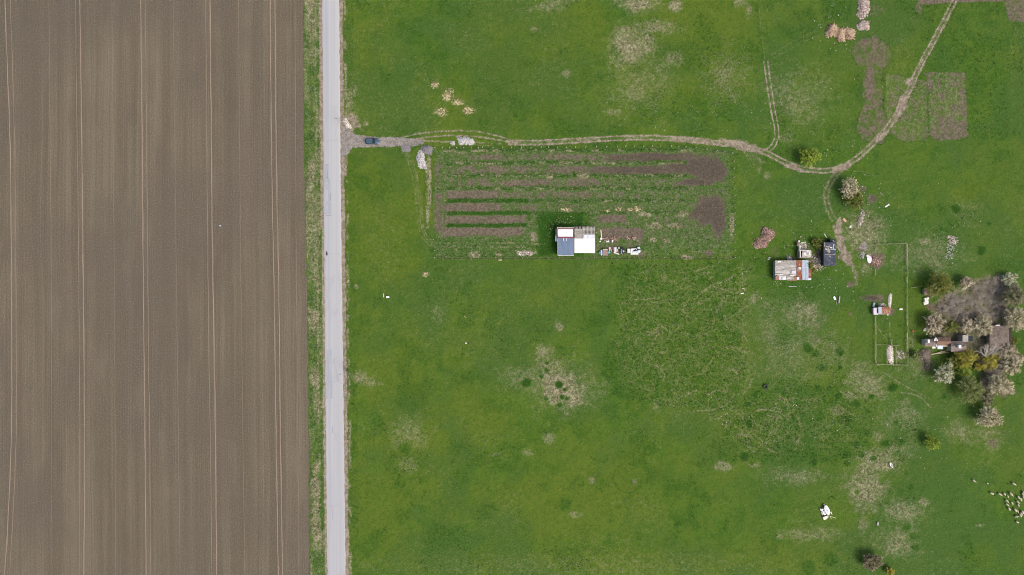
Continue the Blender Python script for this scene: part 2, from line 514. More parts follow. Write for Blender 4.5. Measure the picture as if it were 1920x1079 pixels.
# ---- garden plot
rect(L['lush'], 816, 279, 1372, 482, .55, 4, 4); rect(L['dry'], 816, 279, 1372, 482, .30, 4, 4)
rect(L['yel'], 812, 275, 1376, 484, .9, 4, 2, 'sub')
rect(L['soil'], 818, 284, 1366, 450, .40, 8, 8, tex=.25); rect(L['blue'], 814, 280, 1370, 470, .9, 8, 8)
GARDEN = [(816, 279), (1300, 279), (1372, 290), (1374, 482), (816, 482)]
def bed(u0, v0, u1, v1, a, tex=.5, dark=0.0):
    rect(L['soil'], u0, v0, u1, v1, a, 3.4, 3.2, tex=min(1, tex + .12))
    if a > .7: rect(BED, u0, v0, u1, v1, 1.0, 1.5, 1.2)
    if dark: rect(L['dark'], u0, v0, u1, v1, dark, 2.2, 1.6)
rect(L['soil'], 812, 304, 834, 440, .75, 5, 5, tex=.55); rect(BED, 814, 306, 831, 352, 1.0, 2, 3)
bed(876, 288, 960, 303, .74, .35); bed(960, 288, 1140, 303, .80, .3); bed(1140, 288, 1300, 303, .98, .08, .6)
bed(842, 310, 1110, 327, .80, .35); bed(1105, 311, 1300, 328, .98, .08, .55)
bed(842, 335, 1130, 351, .78, .4); bed(1130, 335, 1262, 351, .55, .5); bed(1262, 338, 1330, 350, .8, .3)
bed(838, 357, 935, 374, .98, .12); bed(935, 359, 1000, 373, .66, .5); bed(1000, 359, 1120, 374, .70, .4); bed(1105, 358, 1172, 373, .74, .4); bed(1172, 359, 1290, 374, .5, .5)
bed(832, 380, 942, 398, .98, .10); bed(942, 382, 1010, 398, .62, .5); bed(1060, 382, 1120, 394, .5, .6)
bed(835, 404, 985, 421, .92, .18); bed(829, 426, 980, 443, .98, .12)
bed(1122, 404, 1174, 419, 1.1, .0, .1); bed(1174, 404, 1205, 419, .6, .5); bed(1205, 405, 1290, 420, .5, .6); bed(1127, 427, 1206, 449, 1.1, .0, .1)
for (u, v, ru, rv, ang) in ((1325, 316, 40, 24, 0), (1345, 318, 20, 20, 0), (1330, 395, 32, 32, 0), (1345, 415, 16, 38, 0), (1310, 398, 26, 12, -30), (1225, 295, 70, 8, 0), (1200, 319, 80, 7, 0), (1290, 312, 56, 15, 0), (1300, 342, 36, 7, 0)):
    blob(L['soil'], u, v, ru, rv, .95, ang, .35, .5); blob(L['dark'], u, v, ru, rv, .85, ang, .6, .5); blob(BED, u, v, ru * .85, rv * .85, 1, ang, .3, .4)
rect(L['soil'], 1290, 340, 1362, 460, .45, 8, 10, tex=.8)
for v0, a in ((282, .75), (306, .7), (330, .65), (354, .6), (377, .6), (400, .55)):   # tufty strips between the beds
    rect(L['lush'], 836, v0 - 4, 1290, v0 + 4, 1.1, 2.0, 2.5); rect(L['soil'], 836, v0 - 3.6, 1290, v0 + 3.6, .72, 2.6, 3.0, 'sub'); rect(L['blue'], 836, v0 - 3.6, 1290, v0 + 3.6, .9, 1.8, 2.0, 'sub')
    sl = win(816, 1300, v0 - 6, v0 + 8)
    acc(L['dry'], sl, a * sstep(np.abs(V[sl] - v0 - W1[sl] * 6), 4.2, 1) * sstep(fbm(U[sl], V[sl], 13, 3, int(v0)), .47, .60))
for v0 in (377, 400, 423):
    rect(L['lush'], 838, v0 - 4, 990, v0 + 4, 1.2, 1.5, 1.2); rect(L['soil'], 838, v0 - 3.2, 990, v0 + 3.2, .95, 1.5, 1, 'sub'); rect(L['dry'], 838, v0 - 3.2, 990, v0 + 3.2, .6, 1.5, 1, 'sub')
for (u, v, ru, rv) in ((1285, 483, 12, 4), (1372, 425, 5, 30), (1228, 423, 22, 6), (1265, 424, 14, 5), (1210, 402, 14, 5), (1280, 402, 14, 5), (870, 287, 16, 5), (805, 360, 3, 30), (804, 330, 4, 30), (802, 395, 3, 25), (1065, 395, 12, 4),
                       (1000, 445, 7, 9), (1225, 450, 8, 4), (1250, 452, 8, 4), (1095, 330, 10, 5), (1030, 331, 5, 5), (1305, 405, 20, 3), (890, 478, 9, 5), (935, 477, 9, 4), (985, 474, 24, 5)):
    blob(L['dry'], u, v, ru, rv, .85, 0, .5, .9)
rect(L['lush'], 1008, 398, 1096, 482, 1.1, 8, 6); rect(L['soil'], 1008, 398, 1104, 482, .9, 8, 4, 'sub'); rect(L['dry'], 1008, 398, 1104, 482, .8, 8, 4, 'sub')
for (u, v, ru, rv) in ((1048, 416, 14, 7), (1072, 412, 7, 6), (1033, 425, 5, 12), (1029, 440, 3, 6)):
    blob(L['yel'], u, v, ru, rv, 1.15, 0, .6, .9); blob(L['straw'], u, v, ru, rv, .22, 0, .8, 1.0)
rect(L['lush'], 816, 446, 1040, 484, .8, 3, 2); rect(L['yel'], 930, 450, 1040, 470, .8, 6, 4)
line(L['dry'], [(815, 455.5), (900, 455), (960, 456), (1025, 459)], .9, .75, 1.0, .4, fade=.3); line(L['dry'], [(815, 463.5), (900, 463), (985, 464)], 1.0, .8, 1.0, .4, fade=.3)
rect(L['soil'], 1116, 447, 1210, 480, .55, 5, 5, tex=.8)
blob(L['soil'], 1328, 475, 12, 6, .8); blob(L['soil'], 1200, 478, 16, 5, .7)
line(L['dry'], [(816, 484), (1374, 484)], 1.6, .45, 1.6, .6)

# ---- tilled plots by the upper right corner
KEY = [(1615, 74), (1640, 67), (1664, 80), (1673, 100), (1673, 116), (1657, 130), (1654, 160), (1655, 205), (1664, 228), (1666, 255), (1655, 272), (1618, 266), (1606, 245), (1609, 222), (1617, 200), (1617, 160), (1619, 135), (1604, 115), (1596, 97), (1603, 84)]
for M, a, t in ((L['soil'], .68, .50), (BED, 1.0, 0)): poly(M, KEY, a, 1.5, 1.5, tex=t)
for (u, v, ru, rv) in ((1625, 80, 9, 9), (1641, 87, 7, 8), (1632, 150, 10, 40), (1636, 240, 8, 5)): blob(L['soil'], u, v, ru, rv, .95, 0, .5, .6)
PL3 = [(1735, 138), (1745, 135), (1810, 136), (1813, 200), (1815, 258), (1800, 263), (1752, 264), (1743, 250), (1741, 190)]
poly(L['soil'], PL3, .74, 1.5, 1.8, tex=.6); poly(BED, PL3, 1.0, 1.5, 1.5); poly(L['dry'], PL3, .35, 3, 3)
PL2 = [(1660, 136), (1690, 142), (1738, 150), (1741, 240), (1744, 262), (1700, 268), (1672, 255), (1664, 230), (1658, 205)]
poly(L['soil'], PL2, .52, 3, 3, tex=.8); poly(L['dry'], PL2, .3, 3, 3)
for M in (L['soil'], BED): poly(M, [(1722, -20), (1722, 8), (1740, 9), (1800, 5), (1882, 4), (1884, -20)], .9, 1.5, 1.5); poly(M, [(1885, -20), (1884, 12), (1892, 40), (1930, 44), (1935, -20)], .85, 2, 3, tex=.3)
blob(L['soil'], 1722, 15, 7, 12, .7); blob(L['soil'], 1640, 20, 14, 14, .45)
rect(L['lush'], 1730, 30, 1815, 135, .5, 9, 5); rect(L['lush'], 1816, 60, 1896, 262, .5, 9, 6); rect(L['lush'], 1540, 0, 1600, 45, .7, 8, 6); rect(L['yel'], 1898, 55, 1990, 262, .6, 6, 4)
for pts in (KEY, PL3, PL2): line(L['lush'], pts + [pts[0]], 2.0, .75, 2)
rect(L['yel'], 1815, 10, 1896, 262, .9, 4, 3, 'sub')

# ---- dry patches, straw, dark clumps
for (u, v, ru, rv, a) in ((1197, 10, 20, 13, .95), (1268, 12, 12, 11, .85), (1180, 88, 26, 22, .85), (1226, 52, 24, 9, .62), (1048, 724, 38, 28, .88), (1022, 664, 18, 16, .6), (1047, 613, 7, 8, .7), (985, 714, 18, 10, .5), (1035, 8, 50, 14, .45), (1002, 55, 9, 6, .55),
                          (1062, 140, 7, 8, .5), (1192, 172, 24, 14, .5), (1152, 210, 18, 7, .5), (1262, 112, 18, 14, .5), (1355, 145, 16, 18, .52), (1375, 180, 14, 18, .42), (798, 514, 6, 5, .9), (1385, 4, 12, 9, .6), (1405, 20, 5, 12, .6), (1618, 926, 26, 18, .72), (1648, 868, 42, 15, .66), (1665, 850, 24, 14, .55),
                          (1732, 944, 14, 9, .72), (1698, 964, 28, 9, .6), (1618, 985, 11, 15, .5), (1680, 1020, 30, 18, .6), (1501, 1003, 9, 8, .55), (1532, 1004, 15, 7, .48), (1461, 1007, 8, 6, .6), (1490, 895, 34, 9, .48), (1360, 874, 16, 9, .6), (1418, 872, 10, 5, .5), (1620, 712, 34, 24, .5), (1652, 738, 13, 8, .55), (1697, 756, 10, 8, .6),
                          (1693, 782, 20, 18, .42), (1800, 808, 22, 16, .5), (1856, 830, 18, 16, .45), (1516, 583, 19, 15, .66), (1480, 597, 13, 9, .55), (1440, 660, 24, 20, .3), (1527, 640, 12, 18, .4), (1620, 435, 34, 26, .66), (1640, 470, 20, 30, .5), (1734, 453, 11, 8, .7), (1735, 478, 36, 28, .4), (1760, 498, 14, 14, .5), (768, 812, 26, 22, .42), (765, 872, 20, 16, .34),
                          (1028, 822, 11, 9, .5), (988, 850, 10, 6, .45), (1110, 900, 6, 9, .5), (1190, 904, 6, 6, .5), (1080, 965, 12, 6, .5), (930, 852, 12, 4, .5), (820, 590, 20, 26, .3), (1230, 762, 8, 10, .55), (676, 710, 14, 12, .6), (690, 715, 20, 10, .45), (668, 538, 4, 5, .6), (1625, 500, 12, 18, .5), (1810, 400, 30, 30, .25), (1590, 740, 18, 8, .5),
                          (1570, 770, 14, 9, .5), (1645, 820, 12, 10, .55), (1840, 985, 9, 4, .5), (1465, 180, 30, 40, .35), (1490, 200, 14, 10, .45), (1470, 260, 20, 12, .35), (1500, 700, 60, 20, .22), (1440, 330, 8, 6, .5), (1424, 320, 4, 8, .5), (1705, 640, 12, 24, .3), (1415, 560, 8, 14, .5), (820, 300, 5, 4, .4)):
    blob(L['dry'], u, v, ru, rv, a, random.uniform(-20, 20), .75, .9)
CLUMPS = [(1416, 740, 8), (1402, 759, 9), (1426, 758, 7), (1496, 736, 7), (1555, 730, 6), (1573, 743, 8), (1502, 726, 5), (1470, 737, 7), (1535, 729, 8), (1526, 867, 8), (1559, 792, 6), (1530, 796, 4), (1537, 797, 3), (1626, 814, 9), (1607, 834, 8), (1661, 831, 11), (1689, 829, 8), (1681, 793, 6), (1634, 745, 6), (1606, 758, 9),
          (1674, 727, 10), (1587, 852, 11), (1638, 860, 6), (1615, 854, 6), (1607, 923, 5), (1585, 788, 14), (1290, 732, 10), (1671, 924, 5), (1700, 989, 7), (1713, 1006, 8), (1718, 1027, 8), (1689, 923, 9), (1709, 914, 7), (1700, 888, 5), (1540, 570 + 120, 10), (1515, 655, 11), (1575, 660, 8), (1575, 690, 5), (1245, 632, 24), (1530, 665, 9),
          (1396, 856, 11), (1377, 862, 5), (988, 718, 10), (1026, 681, 4), (1025, 695, 4), (1048, 722, 8), (1059, 731, 4), (1054, 745, 5), (1063, 748, 4), (1024, 748, 4), (1050, 760, 5), (1015, 706, 4), (738, 626, 4), (802, 696, 4), (810, 716, 5), (858, 563, 5), (867, 587, 6), (826, 540, 6), (1060, 947, 14), (1145, 972, 10), (1265, 1000, 16), (1270, 985, 8), (1200, 1006, 10),
          (1855, 420, 5), (1792, 393, 9), (1765, 430, 4), (760, 842, 12), (752, 905, 12), (790, 903, 8), (850, 1000, 8), (1515, 1065, 14), (1560, 1050, 14), (1545, 1072, 10), (1820, 745, 4), (1770, 745, 5), (1840, 470, 9), (1790, 445, 5), (727, 373, 3), (868, 365 + 300, 4), (1150, 505, 12), (1200, 515, 22), (1215, 535, 14), (1225, 500, 12), (1352, 757, 8),
          (1135, 700, 8), (1142, 745, 6), (1310, 772, 8), (1230, 728, 8), (1590, 870, 8), (1480, 820, 8), (1405, 790, 14), (1440, 800, 12), (1400, 830, 14), (1380, 800, 12), (1455, 840, 10)]
for (u, v, ru, rv, a, an) in ((1052, 730, 36, 30, 1.0, 20), (1015, 715, 60, 34, .5, 10), (1050, 725, 62, 46, .5, 0), (1030, 690, 34, 22, .62, 50), (990, 712, 26, 15, .55, 0), (1075, 745, 18, 20, .9, 0), (1640, 870, 60, 26, .62, -25), (1625, 925, 40, 26, .8, 20), (1700, 960, 50, 20, .62, 0), (1680, 1015, 40, 26, .62, 10), (1630, 720, 46, 30, .6, 30), (1690, 780, 34, 26, .5, 0), (1800, 810, 34, 22, .5, 0), (1740, 480, 60, 40, .5, 0), (1500, 590, 46, 30, .55, 0), (1480, 660, 60, 30, .36, 0), (1620, 440, 46, 40, .62, 0),
                              (1185, 90, 40, 34, .85, 0), (1200, 8, 34, 16, .9, 0), (1240, 50, 36, 14, .6, 0), (1200, 160, 60, 60, .40, 0), (1360, 150, 50, 50, .40, 0), (1500, 190, 60, 60, .42, 0), (1490, 895, 60, 14, .5, 0), (1520, 1000, 60, 14, .45, 0), (770, 815, 36, 30, .42, 0), (1440, 620, 26, 60, .4, 0), (1850, 820, 30, 26, .45, 0), (1560, 660, 40, 40, .36, 0), (1720, 690, 40, 30, .35, 0)):
    blob(L['dry'], u, v, ru, rv, a * .92, an, .95, .8)
for (u, v, r) in CLUMPS:
    blob(L['dry'], u, v, r * .9, r * .8, .85, 0, .5, .4, 'sub')
for (u, v, ru, rv) in ((838, 180, 9, 9), (857, 193, 7, 4), (827, 210, 9, 6), (878, 207, 7, 5), (815, 160, 6, 5), (798, 514, 5, 4), (1140, 396, 5, 2.5), (1160, 393, 5, 3), (1180, 393, 5, 3), (1195, 393, 4, 4), (1062, 393, 8, 2)):
    blob(L['straw'], u, v, ru * 1.1, rv * 1.1, .80, 0, .95, .9); blob(L['dry'], u, v, ru * 1.3, rv * 1.3, .6, 0, .9, .8)
for (u, v, r) in CLUMPS:
    blob(L['lush'], u, v, r * 1.05, r * random.uniform(.75, 1.05), random.uniform(1.0, 1.2) if (u > 1380 and v < 880) or 960 < u < 1080 and v < 770 else random.uniform(.55, .85), random.uniform(0, 180), .45, .55)
    blob(L['dry'], u, v, r * .8, r * .7, .9, 0, .4, .3, 'sub')
    blob(L['vein'], u, v, r * .7, r * .6, .8, 0, .4, .3, 'sub')
# worn animal trails: a web of pale lines
for (u, v, ru, rv, a) in ((1290, 610, 110, 110, .85), (1370, 580, 40, 70, 1.0), (1370, 680, 45, 60, .9), (1310, 740, 70, 30, .75), (1430, 800, 80, 55, 1.0), (1480, 770, 60, 40, .9), (1560, 800, 60, 45, .7), (1500, 700, 60, 40, .5), (1250, 520, 90, 30, .6), (1660, 830, 60, 40, .4), (1380, 520, 30, 30, .7), (1520, 660, 70, 40, .45)):
    blob(L['vein'], u, v, ru, rv, a, 0, .45, .6)
    blob(L['lush'], u, v, ru, rv, .50 * a, 0, .6, .6); blob(L['yel'], u, v, ru, rv, .5 * a, 0, .6, .8)
poly(L['lush'], [(1160, 495), (1250, 490), (1385, 490), (1392, 600), (1400, 700), (1385, 778), (1250, 772), (1150, 745), (1128, 700), (1140, 650), (1165, 600), (1150, 550)], .76, 9, 9)
poly(L['lush'], [(1345, 790), (1400, 735), (1470, 705), (1560, 720), (1640, 770), (1640, 860), (1560, 875), (1470, 872), (1400, 870), (1362, 835)], .74, 12, 9)
poly(L['vein'], [(1165, 520), (1250, 500), (1375, 495), (1405, 600), (1400, 700), (1380, 775), (1250, 770), (1170, 720), (1150, 650)], .8, 14, 9)
for k_ in ('blue', 'dry'): poly(L[k_], [(1160, 495), (1385, 490), (1400, 778), (1250, 772), (1128, 700)], .6, 9, 9, 'sub')
TRAILS = [[(1300, 562), (1318, 548), (1334, 535), (1350, 530), (1368, 520), (1378, 516)], [(1340, 538), (1360, 543), (1374, 541)], [(1352, 548), (1358, 560), (1350, 575), (1344, 588), (1352, 580), (1366, 570)], [(1360, 590), (1366, 602), (1362, 612), (1372, 620)], [(1372, 618), (1390, 612), (1400, 606)],
          [(1358, 655), (1370, 650), (1380, 655), (1400, 662)], [(1370, 690), (1382, 700), (1392, 678)], [(1300, 772), (1330, 768), (1352, 762), (1372, 752)], [(1276, 745), (1295, 738), (1306, 732)], [(1325, 740), (1342, 732), (1362, 734)], [(1330, 788), (1350, 784), (1362, 776)], [(1392, 742), (1405, 728), (1412, 710)],
          [(1398, 722), (1404, 704)], [(1418, 772), (1430, 768), (1445, 770), (1462, 774)], [(1440, 780), (1456, 784), (1470, 778), (1482, 790)], [(1380, 818), (1395, 816), (1406, 818)], [(1456, 746), (1476, 748)], [(1216, 622), (1225, 628), (1236, 622)], [(1230, 637), (1234, 626)], [(1240, 612), (1252, 620)],
          [(1395, 868), (1402, 868), (1412, 876)], [(1165, 570), (1200, 572), (1240, 566), (1265, 560)], [(1185, 562), (1230, 560)], [(1216, 645), (1228, 646)], [(1380, 590), (1402, 572)], [(1390, 625), (1402, 640)], [(1360, 568), (1366, 556)], [(1690, 735), (1725, 745), (1745, 765)], [(1660, 700), (1700, 725), (1732, 742)], [(1490, 842), (1496, 820), (1506, 815)]]
rt = random.Random(5)
for k in range(85):                                 # wandering trails, mostly towards the upper right
    if k < 50: u, v = rt.uniform(1160, 1400), rt.uniform(500, 775)
    else: u, v = rt.uniform(1370, 1600), rt.uniform(690, 870)
    a = rt.gauss(-.35, .5); T = [(u, v)]
    for j in range(rt.randint(3, 8)):
        a += rt.gauss(0, .35); u += math.cos(a) * rt.uniform(6, 12); v += math.sin(a) * rt.uniform(6, 12); T.append((u, v))
    line(L['dry'], T, rt.uniform(.3, 1.0), rt.uniform(.35, .75), 1.3, .6, fade=.5, warp=7)
for T in TRAILS:
    line(L['straw'], T, .5, .36, 1.0, .5, fade=.4, warp=8); line(L['dry'], T, 1.3, .72, 1.5, .7, fade=.3, warp=8)
# pale flowering weeds and thin speckle
L['spk'] += .25 * sstep(fbm(U, V, 70, 3, 21), .45, .6) * (U > 660)
for (u, v, ru, rv, a) in ((1370, 150, 60, 60, .8), (1250, 115, 40, 30, .7), (1190, 170, 60, 60, .5), (1480, 180, 40, 60, .6), (1560, 30, 40, 40, .9), (1620, 430, 40, 40, .8), (1500, 620, 90, 60, .5), (1650, 740, 80, 50, .45), (1560, 110, 60, 40, .5), (1400, 430, 40, 60, .4), (1490, 450, 60, 60, .5), (655, 660, 6, 100, .7)):
    blob(L['spk'], u, v, ru, rv, a, 0, .7, .6)

# ---- farmyard, ruins, waste ground
poly(L['soil'], [(1742, 590), (1760, 560), (1785, 545), (1830, 520), (1880, 518), (1893, 560), (1893, 660), (1880, 700), (1840, 700), (1800, 660), (1745, 640)], .62, 10, 8, tex=.4)
poly(L['dry'], [(1742, 590), (1760, 560), (1785, 545), (1830, 520), (1880, 518), (1893, 560), (1893, 660), (1880, 700), (1840, 700), (1800, 660), (1745, 640)], .78, 10, 8, tex=.3)
for (u, v, ru, rv, a) in ((1745, 575, 12, 8, .9), (1860, 690, 24, 30, .8), (1845, 715, 12, 24, .8), (1885, 735, 12, 14, .7), (1735, 675, 12, 22, .6), (1635, 560, 22, 6, .85), (1672, 585, 6, 8, .8), (1640, 490, 14, 20, .8), (1650, 482, 10, 12, .8), (1618, 465, 8, 10, .8), (1635, 372, 11, 10, .95), (1620, 355, 10, 6, .7),
                       (1860, 830, 10, 8, .7), (1880, 810, 14, 3, .5), (1553, 490, 25, 10, .3), (1537, 478, 12, 14, .75), (1530, 492, 14, 12, .6), (1510, 470, 14, 14, .6), (1490, 486, 18, 6, .6), (1455, 475, 8, 12, .4), (1595, 533, 7, 6, .7), (1605, 515, 7, 7, .6), (1594, 590, 4, 6, .8), (1465, 805, 6, 5, .3), (1575, 770, 8, 10, .4)):
    blob(L['soil'], u, v, ru, rv, a, 0, .6, .8)
blob(L['dark'], 1632, 559, 14, 4, 1.0); blob(L['dark'], 1635, 372, 8, 7, .6); blob(L['gravel'], 1620, 463, 7, 9, .9)
for (u, v, ru, rv, a) in ((1600, 370, 34, 30, .5), (1762, 540, 30, 26, .6), (1740, 600, 8, 60, .7), (1830, 770, 40, 14, .6), (1655, 620, 26, 60, .4), (1520, 440, 40, 20, .5), (1480, 540, 60, 20, .5), (1700, 520, 20, 60, .4), (1570, 380, 14, 40, .6)):
    blob(L['lush'], u, v, ru, rv, a, 0, .7, .5)
line(L['dry'], [(1669, 600), (1669, 648)], 1.0, .5, 1.0); line(L['sand'], [(1640, 607), (1650, 620), (1660, 632), (1665, 641)], .7, .7, 1)
blob(L['dry'], 1688, 668, 12, 10, .6); blob(L['dry'], 1880, 545, 40, 25, .2)

# ---- the sheet itself
FIELD = (U < fe)
X = (U - CX) * S; Y = (CY - V) * S
inner = np.exp(-np.maximum(np.abs(U - 960) - 1000, 0) / 800) * np.exp(-np.maximum(np.abs(V - 540) - 600, 0) / 800)
Z = (fbm(U, V, 40, 3, 31) - .5) * .10 * inner + (NF - .5) * .05 * inner
Z += .06 * np.clip(L['lush'], 0, 1) * inner - .07 * RUT - .02 * np.clip(L['soil'] + L['sand'], 0, 1) * inner
rd = np.maximum(rl - U, U - rr)
Z = np.where(rd < 12, Z * np.clip(rd / 12, 0, 1) - .02 * (rd < 0), Z)
vid = np.arange(NU * NV).reshape(NV, NU)
Q = np.stack([vid[:-1, :-1], vid[1:, :-1], vid[1:, 1:], vid[:-1, 1:]], -1).reshape(-1, 4)
def fmean(A): return ((A[:-1, :-1] + A[1:, :-1] + A[1:, 1:] + A[:-1, 1:]) * .25).reshape(-1)
uc, vc = fmean(U), fmean(V)
fcls = np.zeros(len(Q), int)                      # 0 meadow
fcls[fmean(BED) > .55] = 4
fcls[fmean(TRACK) > .5] = 3
mid_ = (uc > lerp(vc, FIELD_E)) & (uc < lerp(vc, ROAD_L))
fcls[mid_] = 2
fcls[fmean(SHOULDER.astype(float)) > .5] = 5
fcls[fmean(FIELD.astype(float)) > .5] = 1
COORD = np.stack([X, Y, Z], -1).reshape(-1, 3).astype(np.float32)
# normals of the whole sheet, so that its pieces join without seams
gx = np.gradient(Z, axis=1) / np.maximum(np.gradient(X, axis=1), 1e-6)
gy = np.gradient(Z, axis=0) / np.minimum(np.gradient(Y, axis=0), -1e-6)
NRM = np.stack([-gx, -gy, np.ones_like(gx)], -1).reshape(-1, 3)
NRM = (NRM / np.linalg.norm(NRM, axis=1, keepdims=True)).astype(np.float32)

def sheet(name, sel, mat, label, cat):
    q = Q[sel]
    used, inv_ = np.unique(q.reshape(-1), return_inverse=True)
    me = bpy.data.meshes.new(name)
    nf = len(q)
    me.vertices.add(len(used)); me.loops.add(nf * 4); me.polygons.add(nf)
    me.vertices.foreach_set('co', COORD[used].reshape(-1))
    me.loops.foreach_set('vertex_index', inv_.astype(np.int32).reshape(-1))
    me.polygons.foreach_set('loop_start', np.arange(0, nf * 4, 4, dtype=np.int32))
    me.polygons.foreach_set('use_smooth', np.ones(nf, bool))
    me.update(calc_edges=True)
    for k in LAYERS:
        at = me.attributes.new(k, 'FLOAT', 'POINT')
        at.data.foreach_set('value', np.clip(L[k].reshape(-1)[used], 0, 1.2).astype(np.float32))
    me.normals_split_custom_set_from_vertices(NRM[used])
    me.materials.append(mat)
    o = bpy.data.objects.new(name, me)
    link(o)
    return tag(o, label, cat, kind='structure')

# ---- ground material: grass, straw, soil, sand and gravel by the layers above, fine grain by noise
def ground_material():
    n = NT('ground')
    A = {k: n.attr(k) for k in LAYERS}
    p = n.pos()
    warp = n.vadd(p, n.vscale(2.2, 2.2, 0, n.noise(.45, 3, .6, color=True)))
    mid = n.noise(.11, 5, .62); fine = n.sm(n.noise(.62, 3, .65), .30, .70); vf = n.sm(n.noise(2.0, 1, .6), .26, .74); vf2 = n.sm(n.noise(1.25, 2, .7, w=5.0), .28, .72)
    g = n.mix(n.sm(mid, .36, .64), (.047, .104, .0100), (.064, .124, .0130))
    g = n.mix(n.sm(n.noise(.33, 4, .68, w=7.0), .40, .64, 0, .60), g, (.076, .122, .0150))
    g = n.mix(n.sm(n.noise(.24, 5, .68, w=1.5), .48, .64, 0, .70), g, (.028, .080, .0062))
    g = n.mix(n.m('MULTIPLY', A['yel'], n.sm(fine, .25, .75, .55, 1.0)), g, (.090, .128, .0140))
    g = n.mix(n.m('MULTIPLY', A['blue'], .75), g, (.042, .094, .0185))
    lf = n.sm(n.m('ADD', A['lush'], n.m('MULTIPLY', n.m('SUBTRACT', fine, .5), .6)), .30, 1.05)
    g = n.mix(n.m('MULTIPLY', lf, .85), g, (.024, .080, .0065))
    g = n.mix(n.sm(A['lush'], .82, 1.12, 0, .75), g, (.014, .058, .0052))
    # blades seen as fine grain: paler tips, dark gaps
    g = n.mix(n.sm(vf, .50, 1.0, 0, .26), g, (.078, .126, .017))
    g = n.mix(n.sm(vf2, .50, .05, 0, .34), g, (.018, .058, .005))
    # dead thatch showing through everywhere a little
    df = n.m('ADD', A['dry'], n.m('MULTIPLY', n.m('ADD', n.m('SUBTRACT', fine, .5), n.m('SUBTRACT', vf, .5)), .27))
    dcol = n.mix(n.sm(vf2, .35, .65), (.190, .182, .105), (.315, .290, .190))
    g = n.mix(n.m('MULTIPLY', n.sm(df, .06, 1.12), .95), g, dcol)
    # worn trails: cell edges of a warped net
    e1 = n.vor(.19, n.vscale(.8, 1.25, 1, warp)); e2 = n.vor(.46, n.vadd(warp, (31.0, 7.0, 0.0)))
    net = n.m('MAXIMUM', n.m('MULTIPLY', n.sm(e1, .034, .004), n.sm(n.noise(.16, 3, .6, w=2.0), .34, .50)), n.m('MULTIPLY', n.sm(e2, .060, .006), n.sm(n.noise(.30, 2, .5, w=8.0), .38, .54, 0, .9)))
    vfac = n.m('MULTIPLY', n.m('MULTIPLY', net, A['vein']), n.sm(vf2, .28, .55, .35, 1.0))
    e3 = n.vor(.95, n.vadd(warp, (11.0, 47.0, 0.0)))
    vfac = n.m('MAXIMUM', vfac, n.m('MULTIPLY', n.m('MULTIPLY', n.sm(e3, .09, .01), A['vein']), n.sm(n.noise(.22, 2, .5, w=6.0), .40, .56, 0, .6)))
    g = n.mix(n.m('MULTIPLY', vfac, .84), g, (.168, .172, .072))
    # pale weeds in flower
    sp = n.m('MULTIPLY', n.sm(n.vor(1.05, warp, 'F1'), .17, .06), n.sm(n.noise(.5, 2, .5, w=4.0), .5, .62))
    g = n.mix(n.m('MULTIPLY', sp, n.m('MULTIPLY', A['spk'], .75)), g, (.26, .30, .17))
    # soil
    sf = n.m('ADD', A['soil'], n.m('MULTIPLY', n.m('ADD', n.m('SUBTRACT', fine, .5), n.m('SUBTRACT', vf, .5)), .28))
    sc = n.mix(n.sm(vf2, .3, .7), (.104, .080, .061), (.148, .117, .091))
    sc = n.mix(n.m('MULTIPLY', A['dark'], .85), sc, n.mix(n.sm(vf, .35, .65), (.048, .036, .030), (.076, .058, .048)))
    g = n.mix(n.sm(sf, .20, .90, 0, .94), g, sc)
    # wheel-worn earth
    wf = n.m('ADD', A['sand'], n.m('MULTIPLY', n.m('ADD', n.m('SUBTRACT', fine, .5), n.m('SUBTRACT', vf, .5)), .34))
    wc = n.mix(n.sm(fine, .3, .7), (.210, .174, .130), (.290, .246, .190))
    wc = n.mix(n.sm(vf2, .55, .8, 0, .5), wc, (.12, .095, .07))
    g = n.mix(n.sm(wf, .18, .88, 0, .95), g, wc)
    gc = n.mix(n.sm(fine, .32, .68), (.170, .155, .138), (.235, .215, .195))
    gc = n.mix(n.sm(vf, .6, .8, 0, .6), gc, (.32, .30, .28))
    gc = n.mix(n.sm(n.noise(.12, 3, .6, n.vscale(.4, 2.2, 1)), .5, .7, 0, .6), gc, (.12, .108, .098))
    g = n.mix(n.sm(n.m('ADD', A['gravel'], n.m('MULTIPLY', n.m('SUBTRACT', fine, .5), .6)), .35, .7), g, gc)
    stf = n.m('ADD', A['straw'], n.m('MULTIPLY', n.m('SUBTRACT', vf, .5), .7))
    g = n.mix(n.sm(stf, .30, .75, 0, .95), g, n.mix(n.sm(vf2, .3, .7), (.38, .315, .17), (.54, .46, .27)))
    n.bump(n.m('ADD', n.m('MULTIPLY', vf, .6), fine), .55, .18)
    return n.done(g, .95)

